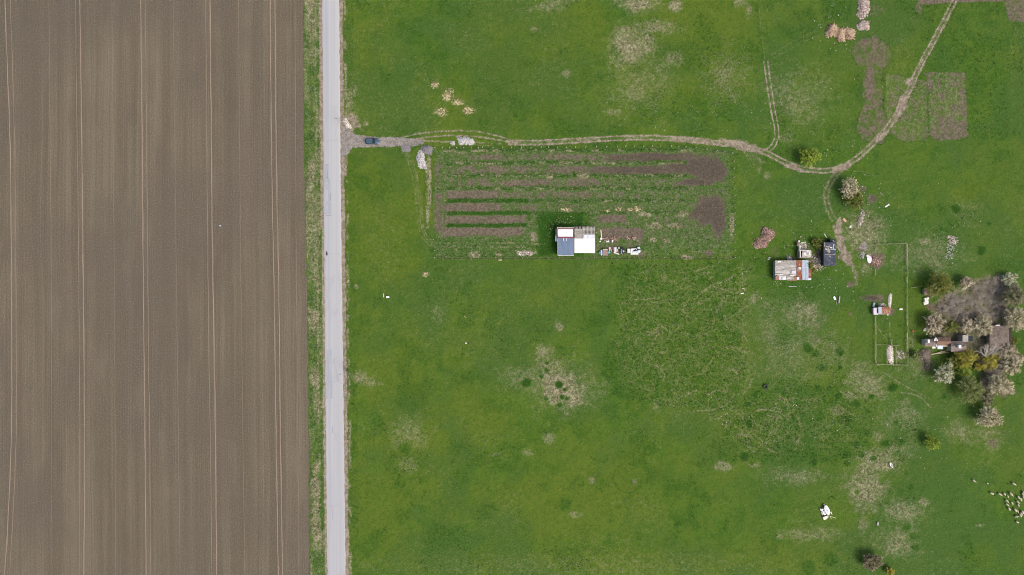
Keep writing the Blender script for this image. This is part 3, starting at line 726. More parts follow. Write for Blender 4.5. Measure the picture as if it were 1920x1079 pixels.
def field_material():
    n = NT('ploughed_earth')
    n._pos = n.vadd(n.pos(), n.vscale(2.4, 0, 0, n.noise(.022, 3, .55, n.vscale(.25, 1, 1), color=True)))
    band = n.noise(1.0, 4, .6, n.vscale(.28, .0045, 0)); rows = n.sm(n.noise(1.0, 2, .6, n.vscale(1.05, .005, 0)), .3, .7); drill = n.sm(n.noise(1.0, 1, .5, n.vscale(2.7, .012, 0)), .3, .7)
    patch = n.noise(.020, 4, .55, n.vscale(1, .8, 1)); clod = n.sm(n.noise(2.3, 1, .7), .28, .72); clod2 = n.noise(1.3, 3, .6, w=3.0); damp = n.noise(.09, 5, .65, n.vscale(1.4, .35, 1), w=6.0)
    CL = n.noise(.7, 4, .7, w=12.0)
    c = n.mix(n.sm(band, .38, .62), (.112, .093, .065), (.150, .126, .090))
    c = n.mix(n.sm(rows, .45, .05, 0, .34), c, (.104, .087, .062))
    c = n.mix(n.sm(rows, .60, .98, 0, .22), c, (.180, .154, .113))
    c = n.mix(n.sm(drill, .5, 1.0, 0, .26), c, (.094, .078, .057))
    c = n.mix(n.sm(patch, .40, .60, 0, .75), c, (.104, .089, .067))
    c = n.mix(n.sm(n.noise(.06, 3, .6, n.vscale(1, .25, 1), w=9.0), .55, .75, 0, .30), c, (.175, .138, .106))
    c = n.mix(n.sm(clod, .55, 1., 0, .28), c, (.225, .195, .150))
    c = n.mix(n.sm(clod, .45, 0., 0, .28), c, (.082, .067, .048))
    c = n.mix(n.sm(damp, .52, .70, 0, .42), c, (.092, .078, .058)); c = n.mix(n.sm(damp, .46, .30, 0, .30), c, (.172, .147, .108)); c = n.mix(n.sm(CL, .60, .74, 0, .35), c, (.085, .070, .052))
    n.bump(n.m('ADD', n.m('ADD', clod, n.m('MULTIPLY', clod2, .6)), n.m('MULTIPLY', drill, .8)), .6, .12)
    return n.done(c, .96)

M_GROUND = ground_material()
M_FIELD = field_material()
sheet('meadow', fcls == 0, M_GROUND, 'wide green pasture around the garden plot and farmyard', 'meadow')
field = sheet('ploughed_field', fcls == 1, M_FIELD, 'brown drilled field with pale tramlines beside the road', 'field')
ORIGIN[field.name] = Vector((0, 0, 0))
sheet('grass_verge', fcls == 2, M_GROUND, 'narrow grass verge between the brown field and the road', 'verge')
sheet('dirt_track', fcls == 3, M_GROUND, 'winding rutted dirt track leaving the road through the pasture', 'track')
sheet('bare_soil', fcls == 4, M_GROUND, 'dug brown soil of the garden beds and tilled plots', 'soil')
sheet('road_shoulder', fcls == 5, M_GROUND, 'sandy shoulders along both edges of the road', 'shoulder')

def ground_z(u, v):
    i = int(np.clip(np.searchsorted(UA, u), 0, NU - 1)); j = int(np.clip(np.searchsorted(VA, v), 0, NV - 1))
    return float(Z[j, i])

# ---- road: a cambered sheet of worn pale asphalt with broken edges
def road_material():
    n = NT('worn_asphalt')
    a = n.attr('across')
    st = n.noise(1.0, 3, .55, n.vscale(1.3, .006, 0)); st2 = n.noise(1.0, 3, .6, n.vscale(3.5, .02, 0))
    big = n.noise(.05, 3, .55, n.vscale(1, .35, 1)); fine = n.noise(3.0, 3, .7)
    c = n.mix(n.sm(st, .3, .7), (.345, .352, .372), (.392, .394, .402))
    wheel = n.m('MULTIPLY', n.sm(n.m('ABSOLUTE', n.m('ADD', a, .48)), .26, .04), n.sm(big, .34, .60, .15, .9))
    c = n.mix(n.m('MULTIPLY', wheel, .65), c, (.295, .312, .352))
    c = n.mix(n.m('MULTIPLY', n.sm(n.m('ABSOLUTE', n.m('SUBTRACT', a, .40)), .2, .02), .22), c, (.32, .325, .335))
    c = n.mix(n.sm(st2, .58, .78, 0, .35), c, (.42, .42, .425))
    c = n.mix(n.sm(n.noise(.22, 5, .65, n.vscale(1, .45, 1), w=2.0), .54, .72, 0, .45), c, (.30, .305, .322))
    crk = n.vor(.16, n.vadd(n.pos(), n.vscale(1.6, 1.6, 0, n.noise(.5, 3, .6, color=True))))
    c = n.mix(n.m('MULTIPLY', n.sm(crk, .022, .004), n.sm(n.noise(.05, 2, .5, w=3.0), .54, .66, 0, .35)), c, (.23, .23, .24))
    c = n.mix(n.sm(fine, .5, .25, 0, .25), c, (.25, .255, .27))
    ed = n.m('ADD', n.m('ABSOLUTE', a), n.m('MULTIPLY', n.m('SUBTRACT', n.noise(.6, 4, .65), .5), .34))
    c = n.mix(n.sm(ed, .92, 1.02, 0, .85), c, (.40, .375, .345))
    n.bump(fine, .3, .02)
    return n.done(c, .82)
def strip_mesh(name, vs_, lf, rf, zf, ncol, mat, attr=True):
    vs = []; fs = []; ac = []
    for v in vs_:
        a, b = lf(v), rf(v)
        for k in range(ncol + 1):
            t = k / ncol
            x = a + (b - a) * t
            vs.append(((x - CX) * S, (CY - v) * S, zf(t))); ac.append(t * 2 - 1)
    for i in range(len(vs_) - 1):
        for k in range(ncol):
            b = i * (ncol + 1) + k
            fs.append((b, b + ncol + 1, b + ncol + 2, b + 1))
    me = bpy.data.meshes.new(name)
    me.from_pydata(vs, [], fs)
    me.polygons.foreach_set('use_smooth', [True] * len(fs))
    if attr:
        at = me.attributes.new('across', 'FLOAT', 'POINT'); at.data.foreach_set('value', np.array(ac, np.float32))
    me.materials.append(mat)
    o = bpy.data.objects.new(name, me)
    link(o); ORIGIN[o.name] = Vector((0, 0, 0))
    return o
wob = lambda v, k: .35 * math.sin(v * .13 + k) + .25 * math.sin(v * .41 + 2 * k) + .2 * math.sin(v * 1.3 + k * 3)
road_vs = [-18000, -6000, -2000, -700, -300] + [-140 + 4 * i for i in range(345)] + [1600, 2200, 4000, 9000, 18000]
M_ROAD = road_material()
road = strip_mesh('road', road_vs, lambda v: float(lerp(v, ROAD_L)) + wob(v, 1), lambda v: float(lerp(v, ROAD_R)) + wob(v, 4), lambda t: (-.06 if t in (0, 1) else .05 + .05 * (1 - (2 * t - 1) ** 2)), 14, M_ROAD)
tag(road, 'straight pale grey worn asphalt road running past the fields', 'road', kind='structure')
M_PATCH = plain('patched_asphalt', (.318, .332, .366), .08, .8, .85, stretch=(1, .15, 1))
M_TAR = plain('tar_seam', (.20, .205, .22), .25, 2.0, .8)
M_OIL = plain('oil_stain', (.045, .04, .042), .3, 3.0, .6)
def road_z(u, v):
    a, b = float(lerp(v, ROAD_L)), float(lerp(v, ROAD_R))
    t = (u - a) / (b - a)
    return .05 + .05 * (1 - (2 * t - 1) ** 2)
def road_patch(name, pts, mat, lift):
    mb = MB()
    us = [p[0] for p in pts]; vs = [p[1] for p in pts]
    mb.add([(*P(u, v)[:2], road_z(u, v) + lift) for u, v in pts], [tuple(range(len(pts)))[::-1]])
    return mb.build(name, mat, road)
def ragged(u0, v0, u1, v1, j=.5, step=6):
    pts = []
    n = max(2, int((v1 - v0) / step))
    for i in range(n + 1): pts.append((u0 + random.uniform(-j, j), v0 + (v1 - v0) * i / n))
    for i in range(n + 1): pts.append((u1 + random.uniform(-j, j), v1 - (v1 - v0) * i / n))
    return pts
road_patch('asphalt_patch', ragged(606.6, 309, 616.5, 334), M_PATCH, .006)
road_patch('asphalt_patch', ragged(607.0, 336, 619, 402), M_PATCH, .006)
road_patch('asphalt_patch', ragged(611.5, 656, 622.5, 748), M_PATCH, .006)
for (a, b, c, d) in ((611, 309, 616, 310.2), (610, 333.5, 617, 335), (614, 320, 614.6, 334), (619, 380, 619.6, 402), (611, 404, 622, 404.7), (622.6, 700, 623.1, 748), (619.5, 362, 620.3, 377), (623, 800, 623.6, 812), (624, 950, 624.5, 975)):
    road_patch('tar_seam', [(a, b), (a, d), (c, d), (c, b)], M_TAR, .010)
road_patch('oil_stain', [(612.8 + 1.5 * math.cos(t) * (1 + .2 * math.sin(3 * t)), 475.5 + 4.4 * math.sin(t)) for t in [-.52 * k for k in range(12)]], M_OIL, .010)

# ---- tramlines pressed into the field
M_TRAM = plain('pressed_earth', (.262, .208, .160), .16, 1.2, .95, stretch=(1, .08, 1))
M_TRAM2 = plain('faintly_pressed_earth', (.205, .166, .126), .14, 1.2, .95, stretch=(1, .08, 1))
TR = [([(0, 9.5), (100, 13), (200, 17), (270, 19.5), (400, 21), (680, 22.5), (800, 22), (900, 19), (1000, 14), (1079, 9)], .95, 1), ([(0, 19.5), (100, 23), (270, 28), (400, 29.5), (680, 31), (800, 31), (900, 28), (1079, 18.5)], .8, 2),
      ([(0, 150), (270, 153.7), (400, 155), (680, 158), (800, 158.6), (950, 159), (1079, 156.8)], 1.0, 1), ([(0, 141.5), (270, 145), (400, 147), (680, 149), (800, 150), (1079, 148.5)], .7, 2),
      ([(0, 264), (270, 267), (400, 267.8), (680, 270.5), (800, 272), (1079, 274.3)], .95, 1), ([(0, 272.3), (270, 275.2), (400, 276.3), (680, 279), (800, 281), (1079, 282.3)], .85, 2),
      ([(0, 394), (270, 396.6), (400, 397.6), (680, 402), (800, 404), (1079, 406.5)], 1.05, 1), ([(0, 385.8), (270, 388), (400, 389), (680, 392), (800, 394.5), (1079, 397.5)], .75, 2),
      ([(0, 506.8), (230, 508.6), (400, 511), (490, 513.2), (640, 515.5), (790, 517.3), (1079, 522)], .9, 1), ([(0, 515.7), (230, 517.5), (400, 520), (490, 522), (640, 524.3), (790, 525.5), (1079, 530)], .95, 1),
      ([(0, 92), (540, 97), (1079, 96)], .45, 2), ([(0, 325), (540, 331), (1079, 338)], .4, 2), ([(0, 553), (540, 556), (1079, 561)], .5, 2), ([(0, 447), (540, 452), (1079, 459)], .4, 2), ([(0, 210), (540, 215), (1079, 217)], .4, 2)]
for k, (pts, w, mi) in enumerate(TR):
    ext = [(-300, pts[0][1])] + pts + [(1380, pts[-1][1])]
    vs_ = [-300] + [-100 + 6 * i for i in range(216)] + [1380]
    c = lambda v, e=ext: float(lerp(v, e)) + .18 * math.sin(v * .07 + k) + .12 * math.sin(v * .31 + 2 * k)
    o = strip_mesh('tramline', vs_, lambda v: c(v) - w * (.85 + .2 * math.sin(v * .05 + k)), lambda v: c(v) + w * (.85 + .2 * math.sin(v * .045 + 2 * k)), lambda t: .075, 1, (M_TRAM, M_TRAM2)[mi - 1], False)
    o.parent = field

# ================================================================== MATERIALS FOR THINGS
M_WHITE = plain('white_sheet', (.72, .72, .715), .05, .5, .5, spots=(.60, .595, .58), spot_at=.62, stretch=(1.6, .4, 1))
M_CREAM = plain('cream_render', (.52, .46, .38), .15, 1.2)
M_BLUE = plain('blue_grey_sheet', (.135, .185, .27), .14, .9, .5, stretch=(1, .4, 1))
M_MAROON = plain('maroon_trim', (.19, .055, .075), .15, 1.5, .6)
M_GREYB = plain('grey_boards', (.34, .325, .29), .30, 1.6, .9, stretch=(1, 1, 1), spots=(.16, .15, .13))
M_WEATH = plain('weathered_planks', (.40, .375, .345), .32, 1.4, .95, spots=(.17, .155, .14), spot_at=.56, stretch=(.35, 2.2, 1))
M_WEATH2 = plain('silvered_planks', (.50, .48, .455), .25, 1.4, .95, spots=(.26, .24, .22), spot_at=.58, stretch=(.35, 2.2, 1))
M_RUST = plain('rusty_sheet', (.255, .085, .045), .30, 1.5, .75, spots=(.42, .26, .19), spot_at=.60, stretch=(1.5, .5, 1))
M_RUST2 = plain('faded_rust_sheet', (.34, .19, .135), .25, 1.5, .75, spots=(.20, .09, .05), spot_at=.56, stretch=(1.5, .5, 1))
M_ZINC = plain('galvanised_sheet', (.36, .42, .49), .16, 1.2, .5, spots=(.50, .53, .56), stretch=(1.8, .4, 1))
M_ZINC2 = plain('pale_zinc_sheet', (.56, .58, .62), .12, 1.2, .5)
M_TARP = plain('tar_paper', (.052, .062, .088), .35, .9, .65, spots=(.115, .125, .155), spot_at=.60)
M_TARPD = plain('tar_paper_dark', (.026, .030, .042), .3, 1.0, .7)
M_DARK = plain('dark_timber', (.05, .042, .036), .3, 2.0)
M_BLACK = plain('black_rubber', (.015, .015, .016), .3, 3.0, .7)
M_WOOD = plain('pale_timber', (.46, .40, .29), .2, 2.0)
M_WOODY = plain('new_timber', (.62, .55, .36), .15, 2.0)
M_WOODG = plain('grey_timber', (.33, .30, .26), .25, 2.0)
M_RAIL = plain('sunbleached_rail', (.33, .31, .20), .22, 1.5)
M_POST = plain('pale_post', (.55, .53, .47), .15, 3.0)
M_CONC = plain('concrete', (.42, .40, .37), .18, 2.0)
M_WALL = plain('clay_wall', (.36, .30, .25), .25, 1.4, spots=(.20, .16, .13))
M_BRICK = plain('old_brick', (.30, .16, .12), .25, 2.5)
M_TILE = plain('brown_roof_tiles', (.235, .145, .105), .28, 1.6, .9, spots=(.11, .085, .07), spot_at=.56)
M_TILEG = plain('grey_brown_roof', (.225, .178, .158), .28, 1.4, .9, spots=(.10, .085, .075), spot_at=.57)
M_ROOFB = plain('mossy_felt_roof', (.150, .120, .098), .3, .7, .95, spots=(.20, .168, .14), spot_at=.55)
M_PINK = plain('pinkish_felt', (.27, .19, .175), .2, 2.0)
M_TEAL = plain('teal_plastic', (.10, .36, .36), .15, 2.0, .4)
M_BLUEP = plain('blue_plastic', (.12, .25, .38), .15, 2.0, .4)
M_PALEB = plain('pale_blue_sheet', (.50, .60, .68), .12, 1.4, .5)
M_RED = plain('red_plastic', (.55, .08, .04), .15, 2.0, .45)
M_REDW = plain('red_painted_wood', (.22, .07, .065), .25, 2.0)
M_ORANGE = plain('salmon_board', (.52, .32, .22), .15, 2.0)
M_LIL = plain('faded_lilac_cloth', (.60, .52, .58), .12, 1.5)
M_OFFW = plain('dirty_white', (.66, .64, .59), .15, 1.6, .7)
M_GLASS = plain('dark_glass', (.02, .024, .03), .1, 2.0, .12)
M_BARK = plain('bark', (.16, .135, .11), .3, 5.0, .95)
M_BARKL = plain('bleached_bark', (.40, .37, .33), .2, 5.0, .95)
M_STEEL = plain('grey_steel', (.30, .31, .32), .15, 3.0, .45, .3)
M_STONE = toned('white_rubble', [(.20, .19, .185), (.42, .41, .40), (.62, .61, .61)])
M_STONEP = toned('pinkish_rubble', [(.19, .14, .115), (.38, .30, .265), (.60, .55, .51)])
M_BRICKS = toned('broken_bricks', [(.15, .085, .068), (.27, .17, .135), (.52, .40, .33)])
M_STRAWC = toned('stalk_heap', [(.18, .11, .08), (.46, .33, .22), (.66, .53, .39)])
M_GRAVC = toned('grey_grit', [(.13, .12, .13), (.22, .21, .215), (.32, .30, .30)])
M_LITT = toned('litter', [(.20, .19, .16), (.36, .35, .32), (.66, .66, .65)])
M_CHIP = toned('builders_rubble', [(.24, .20, .16), (.42, .36, .30), (.70, .67, .62)])

# ================================================================== BUILDINGS
def bpx(mb, u0, v0, u1, v1, z0, z1, mi=0):
    """box whose top face, at height z1, covers those photograph pixels"""
    a, b = P(u0, v1, z1), P(u1, v0, z1)
    mb.box(((a.x + b.x) / 2, (a.y + b.y) / 2, (z0 + z1) / 2), (b.x - a.x, b.y - a.y, z1 - z0), 0, mi)
    return mb
def part_px(name, mat, parent, u0, v0, u1, v1, z0, z1, inset=0.0):
    k = inset
    return bpx(MB(), u0 + k, v0 + k, u1 - k, v1 - k, z0, z1).build(name, mat, parent)
def panel(name, mat, parent, u0, v0, u1, v1, za, zb, th=.04, n=0, axis='v', gap=0.0, ridge=.03):
    """sloping roof sheet: za at the top edge of the picture, zb at the lower edge; n corrugation ridges running down the slope"""
    mb = MB()
    A, B, C, D = P(u0 + gap, v0, za), P(u1 - gap, v0, za), P(u1 - gap, v1, zb), P(u0 + gap, v1, zb)
    if n:
        m = n * 2
        top = []; bot = []
        for i in range(m + 1):
            t = i / m; dz = ridge if i % 2 else 0.0
            p, q = A.lerp(B, t), D.lerp(C, t)
            top += [p + Vector((0, 0, dz)), q + Vector((0, 0, dz))]
            bot += [p + Vector((0, 0, dz - th)), q + Vector((0, 0, dz - th))]
        fs = []
        k = len(top)
        for i in range(m):
            a = 2 * i
            fs += [(a, a + 1, a + 3, a + 2), (k + a, k + a + 2, k + a + 3, k + a + 1), (a, a + 2, k + a + 2, k + a), (a + 1, k + a + 1, k + a + 3, a + 3)]
        fs += [(0, k, k + 1, 1), (k - 2, k - 1, 2 * k - 1, 2 * k - 2)]
        mb.add(top + bot, fs)
    else:
        up = Vector((0, 0, th))
        mb.add([A - up, B - up, C - up, D - up, A, B, C, D], [(0, 1, 2, 3), (7, 6, 5, 4), (0, 4, 5, 1), (1, 5, 6, 2), (2, 6, 7, 3), (3, 7, 4, 0)])
    return mb.build(name, mat, parent)

# ---- the small house in the garden
h = empty('garden_house', P(1080, 455, 0), 'small garden house with blue-grey and white roofs and a timber lattice', 'house')
part_px('wall', M_CREAM, h, 1047.5, 449, 1074, 477.5, -.1, 2.9)
part_px('wall', M_MAROON, h, 1045.5, 427.5, 1075.2, 447, -.1, 3.55)
part_px('wall', M_CREAM, h, 1078.5, 442, 1114.5, 473, -.1, 2.45)
part_px('parapet', M_GREYB, h, 1044.2, 426.2, 1076, 428.4, 3.5, 3.62)
part_px('parapet', M_GREYB, h, 1044.2, 428.5, 1045.4, 442, 3.5, 3.62)
part_px('porch_roof', M_WOODG, h, 1041.6, 430.2, 1044.8, 441.2, 2.2, 2.35)
part_px('porch_roof', M_PALEB, h, 1041.2, 442, 1046.2, 453, 2.1, 2.25)
for k, u in enumerate(np.linspace(1046.6, 1074.6, 5)[:-1]):
    panel('roof_sheet', M_WHITE, h, u, 430.2, u + 7, 444.1, 3.75, 3.66, .06, 0, gap=.05)
part_px('eave_or_shade_strip', M_MAROON, h, 1045.6, 444.3, 1076, 446.4, 3.5, 3.64)
br = panel('roof', M_BLUE, h, 1046.4, 446.9, 1076.0, 479.2, 3.35, 3.05, .06, 0)
for k in range(9):
    u = 1047.6 + k * 3.4
    panel('standing_seam', M_BLUE, br, u, 447.4, u + .35, 479.0, 3.385, 3.085, .03)
for u in (1056.4, 1062.4):
    mb = MB(); mb.bar(P(u, 446.6, 3.6), P(u, 452.0, 3.5), .16, .10); mb.build('roof_ladder_rail', M_OFFW, h)
part_px('gutter', M_OFFW, h, 1046.4, 479.3, 1076.0, 480.0, 2.9, 3.0)
part_px('edge_trim', M_WHITE, h, 1045.7, 447, 1046.3, 479.2, 3.05, 3.30)
for k in range(5):
    u = 1077 + k * 7.75
    panel('roof_sheet', M_WHITE, h, u, 447.6, u + 7.7, 474.8, 2.75, 2.55, .06, 0, gap=.05)
for k in range(3):
    u = 1094 + k * 7.15
    panel('roof_sheet', M_ZINC2, h, u, 440.6, u + 7.1, 447.5, 2.82, 2.76, .05, 0, gap=.05)
part_px('door', M_DARK, h, 1050, 477.3, 1054, 478.0, 0, 2.0)
part_px('window', M_GLASS, h, 1062, 477.3, 1069, 478.0, 1.0, 2.0)
part_px('dark_gap_floor', M_DARK, h, 1077, 424, 1115, 442, -.05, .12)  # dark sheet added under the lattice so that its gaps look dark
for k in range(13):                                       # boarded deck roof
    u = 1077.2 + k * 1.28
    panel('deck_board', M_GREYB, h, u, 429.4 + random.uniform(-.4, .4), u + 1.12, 446.4 + random.uniform(-.4, .4), 2.62, 2.55, .05)
mb = MB(); mb.bar(P(1077, 436.7, 2.72), P(1094, 436.2, 2.72), .12, .08); mb.build('batten', M_WOODG, h)
for k in range(9):                                        # open lattice of rafters and laths
    u = 1093.8 + k * 2.55
    mb = MB(); mb.bar(P(u, 425.2 + random.uniform(-.5, .3), 2.70), P(u, 440.6, 2.70), .10, .10); mb.build('rafter', M_POST, h)
for k in range(7):
    v = 426.2 + k * 2.3
    mb = MB(); mb.bar(P(1092.6, v, 2.80), P(1115.6 + random.uniform(-.6, .6), v, 2.80), .09, .05); mb.build('lath', M_POST, h)
for k in range(6):
    u = 1078 + k * 2.7
    mb = MB(); mb.bar(P(u, 424.6 + random.uniform(-.6, 1.2), 2.70), P(u, 430.5, 2.70), .09, .09); mb.build('rafter_tail', M_POST, h)
for (u, v) in ((1079, 427.5), (1094, 427.5), (1114, 427), (1114, 439), (1094, 439)):
    mb = MB(); p = P(u, v, 2.6); mb.box((p.x, p.y, 1.28), (.12, .12, 2.64)); mb.build('post', M_WOODG, h)

# ---- tumbledown wooden shed
sh = empty('wooden_shed', P(1487, 507, 0), 'long tumbledown shed roofed with silvered planks, rusty sheets and pale zinc', 'shed')
part_px('wall', M_WEATH, sh, 1454.5, 489.5, 1519.5, 525, -.1, 2.2)
rr_ = random.Random(3)
v = 488.8
while v < 516.5:                                          # roof planks, lapped and slipping
    wv = rr_.uniform(1.1, 1.7)
    z = 2.55 - (v - 488) * .008
    cuts = [1453.2 + rr_.uniform(-.3, .6), 1493.2 + rr_.uniform(-.4, .4)]
    if rr_.random() < .5: cuts.insert(1, rr_.uniform(1466, 1484))
    for a, b in zip(cuts[:-1], cuts[1:]):
        t = rr_.uniform(-.35, .35)
        mb = MB()
        mb.bar(P((a), v + wv / 2 + t, z + rr_.uniform(.05, .10)), P(b - .15, v + wv / 2 - t, z + rr_.uniform(.05, .10)), wv * S * .97, .03)
        mb.build('roof_plank', rr_.choice((M_WEATH, M_WEATH, M_WEATH2, M_GREYB)), sh)
    v += wv
for (u0, v0, u1, v1, m, n) in ((1454, 517.2, 1461, 525.6, M_RUST2, 4), (1461, 518, 1474.5, 525.2, M_ZINC2, 7), (1474.6, 518.2, 1488, 525.9, M_GREYB, 6), (1488, 519.5, 1494, 526, M_RUST2, 3), (1478, 523.4, 1494, 526.6, M_RUST, 0), (1494.2, 520, 1498.6, 525.2, M_PALEB, 0),
                             (1493.6, 488.2, 1503.8, 494.2, M_RUST, 5), (1493.6, 494.4, 1503.8, 500.6, M_RUST, 5), (1494, 501.5, 1503.8, 509.6, M_RUST2, 5), (1494, 509.8, 1503.8, 516, M_RUST, 5), (1494.2, 516.2, 1504, 524.8, M_RUST, 5),
                             (1504, 488.0, 1510.2, 524.8, M_ZINC, 4), (1510.3, 488.0, 1516, 524.8, M_ZINC, 4), (1515, 505.5, 1521, 512.0, M_RUST, 3), (1515, 512.2, 1521, 517.4, M_RUST2, 3), (1515.4, 517.6, 1521, 522, M_RUST, 3), (1510.5, 522, 1521.2, 525.6, M_ZINC2, 0)):
    z = 2.62 if m is not M_ZINC else 2.72
    lift = random.uniform(0, .08)
    panel('roof_sheet', m, sh, u0, v0, u1, v1, z + lift - (v0 - 488) * .006, z + lift - (v1 - 488) * .006, .03, n, gap=.08, ridge=.035)
for (u0, v0, u1, v1) in ((1458, 489.6, 1464.5, 492.2), (1467, 520.5, 1473, 525), (1476, 521, 1482.5, 523), (1470, 506, 1489, 507.2), (1481, 515.4, 1489.5, 517.4), (1497, 501, 1502, 505), (1484, 508, 1493, 513), (1453.6, 513.8, 1468, 515)):
    mb = MB(); a, b = P(u0, (v0 + v1) / 2, 2.75), P(u1, (v0 + v1) / 2 + rr_.uniform(-.8, .8), 2.75); mb.bar(a, b, (v1 - v0) * S, .05); mb.build('loose_board', rr_.choice((M_OFFW, M_WEATH2, M_LIL)), sh)
for (u, v) in ((1457, 518.5), (1455.5, 520), (1459, 516.8), (1470, 490.6), (1466.5, 492.4), (1488, 525), (1500, 506), (1498, 503.5), (1503, 510.5)):
    mb = MB(); mb.rock(P(u, v, 2.78), .22, rr_, 0, .6); mb.build('roof_stone', M_CONC, sh)

# ---- roofless hut beside it
rn = empty('ruined_hut', P(1509, 473, 0), 'roofless ruined hut with a broken pale slab roof behind the wooden shed', 'ruin')
part_px('wall', M_WALL, rn, 1499.0, 469, 1501.2, 484, -.1, 2.0)
part_px('wall', M_WALL, rn, 1501.3, 469, 1520, 470.6, -.1, 1.9)
part_px('wall', M_WALL, rn, 1519.6, 470.8, 1521.6, 484, -.1, 2.0)
part_px('wall', M_WALL, rn, 1501.3, 482.4, 1519.5, 484.2, -.1, 1.8)
part_px('wall', M_OFFW, rn, 1499.2, 459.5, 1501, 468.8, -.1, 1.4)
part_px('broken_roof', M_WEATH2, rn, 1504, 471, 1520.6, 482, 1.95, 2.05)
part_px('floor_slab', M_CONC, rn, 1501.4, 457, 1512, 468.6, -.05, .25)
for (u0, v0, u1, v1, w, m) in ((1498, 469.4, 1520, 470.2, .3, M_WEATH2), (1507, 475, 1512.5, 479, .6, M_OFFW), (1500.4, 470, 1500.8, 483, .25, M_OFFW), (1513, 471.5, 1519, 474, .3, M_OFFW), (1518, 474, 1517, 479, .35, M_OFFW), (1502, 455.5, 1511, 454.4, .18, M_OFFW), (1512, 478, 1519, 476.5, .3, M_WEATH), (1505, 473.5, 1511, 472.5, .35, M_WEATH)):
    mb = MB(); mb.bar(P(u0, v0, 2.2), P(u1, v1, 2.15), w, .08); mb.build('fallen_beam', m, rn)
mbs = MB()
for k in range(60):
    u, v = rr_.gauss(1506, 3.5), rr_.gauss(462, 3)
    mbs.rock(P(u, v, .3 + rr_.uniform(0, .25)), rr_.uniform(.1, .25), rr_, 0, .6, rr_.random())
tag(mbs.build('rubble', M_CHIP, rn, tones=True), kind='stuff')

# ---- black tar-paper shed
bs = empty('tar_paper_shed', P(1556, 478, 0), 'black tar-paper roofed shed beside the bare earth path', 'shed')
part_px('wall', M_DARK, bs, 1545.5, 456.5, 1567, 498, -.1, 2.6)
panel('roof_sheet', M_TARP, bs, 1544.4, 454.8, 1567.8, 465.5, 2.95, 2.90, .06)
panel('roof_sheet', M_TARP, bs, 1544.4, 465.6, 1567.8, 477.2, 2.92, 2.86, .06)
panel('roof_sheet', M_TARP, bs, 1544.4, 477.3, 1567.8, 488.2, 2.89, 2.82, .06)
panel('roof_sheet', M_TARP, bs, 1544.4, 488.3, 1567.8, 499.0, 2.85, 2.78, .06)
part_px('lean_to', M_TARPD, bs, 1556.5, 448.8, 1566.2, 455.0, -.1, 2.1)
for (u0, v0, u1, v1, w, m) in ((1547, 477.4, 1566, 477.3, .10, M_WOOD), (1563, 458.5, 1563, 467.5, .18, M_ZINC2), (1557, 467.5, 1567, 467.8, .18, M_ZINC2), (1564.5, 459, 1562.6, 462, .15, M_ZINC2), (1548, 463, 1556, 462.6, .3, M_WOODG), (1549, 466, 1553, 471, .3, M_WOODG), (1552.5, 464, 1554.5, 475, .35, M_WOODG), (1556, 464.5, 1560.5, 465, .3, M_OFFW),
                              (1548, 469, 1551, 467.5, .35, M_WEATH2), (1550, 471.5, 1556, 470.5, .3, M_WOODG), (1547.5, 465, 1549, 469.5, .35, M_WOODG), (1554.5, 467.5, 1556.5, 473.5, .3, M_WEATH), (1546.2, 455, 1546.2, 463, .08, M_OFFW), (1548, 487.9, 1557, 488.1, .08, M_WOODG)):
    mb = MB(); mb.bar(P(u0, v0, 3.02), P(u1, v1, 3.0), w, .06); mb.build('loose_board', m, bs)
for (u, v) in ((1557, 482), (1555, 480.6), (1560, 493.5), (1562, 451), (1563.5, 453.4), (1564, 476.8)):
    mb = MB(); mb.rock(P(u, v, 3.02 if v > 455 else 2.2), .16, rr_, 0, .6); mb.build('roof_stone', M_OFFW, bs)

# ---- rusty hut on the paddock fence
rh = empty('rusty_hut', P(1655, 582, 0), 'small hut with faded rust and zinc roof on the paddock fence', 'shed')
part_px('wall', M_WALL, rh, 1648, 577, 1668, 588.5, -.1, 1.8)
panel('roof_sheet', M_ZINC, rh, 1647, 576, 1653, 589, 2.1, 1.95, .03, 4)
panel('roof_sheet', M_RUST2, rh, 1653.1, 576, 1661, 589, 2.12, 1.97, .03, 5)
panel('roof_sheet', M_RUST2, rh, 1661.1, 576.4, 1669.4, 588.4, 2.1, 1.95, .03, 5)
panel('roof_sheet', M_RUST, rh, 1655, 577, 1668, 580.2, 2.2, 2.16, .03, 0)
panel('roof_sheet', M_LIL, rh, 1638, 577.5, 1646.6, 590.5, 1.6, 1.5, .05, 0)
part_px('wall', M_WOODG, rh, 1638.6, 578, 1646.4, 590, -.1, 1.45)
part_px('gap_board', M_TARPD, rh, 1645, 579, 1646.9, 587, 1.62, 1.7)
part_px('front_board', M_WOODG, rh, 1647, 589.1, 1669, 590, -.05, .7)
part_px('chimney', M_WHITE, rh, 1664.2, 588.6, 1665.6, 592, 1.4, 1.6)

# ---- farmhouse among the trees
fh = empty('farmhouse', P(1775, 645, 0), 'low old farmhouse with patched brown roofs under the trees', 'house')
part_px('wall', M_CREAM, fh, 1758, 635, 1783, 646.5, -.1, 2.6)
part_px('wall', M_CREAM, fh, 1784, 642, 1811, 658.5, -.1, 2.6)
part_px('wall', M_CREAM, fh, 1736, 637, 1757.8, 648.6, -.1, 2.3)
def gable(parent, u0, u1, v0, v1, ze, zr, mat, nm='roof_slope', n=0):
    vm = (v0 + v1) / 2
    panel(nm, mat, parent, u0, v0, u1, vm - .05, ze, zr, .12, n); panel(nm, mat, parent, u0, vm + .05, u1, v1, zr, ze, .12, n)
gable(fh, 1757, 1783, 633, 648, 2.75, 3.9, M_TILE)
gable(fh, 1783.2, 1812, 640, 660, 2.75, 4.1, M_TILEG)
gable(fh, 1735, 1756.8, 635.5, 650, 2.4, 3.2, M_TILEG)
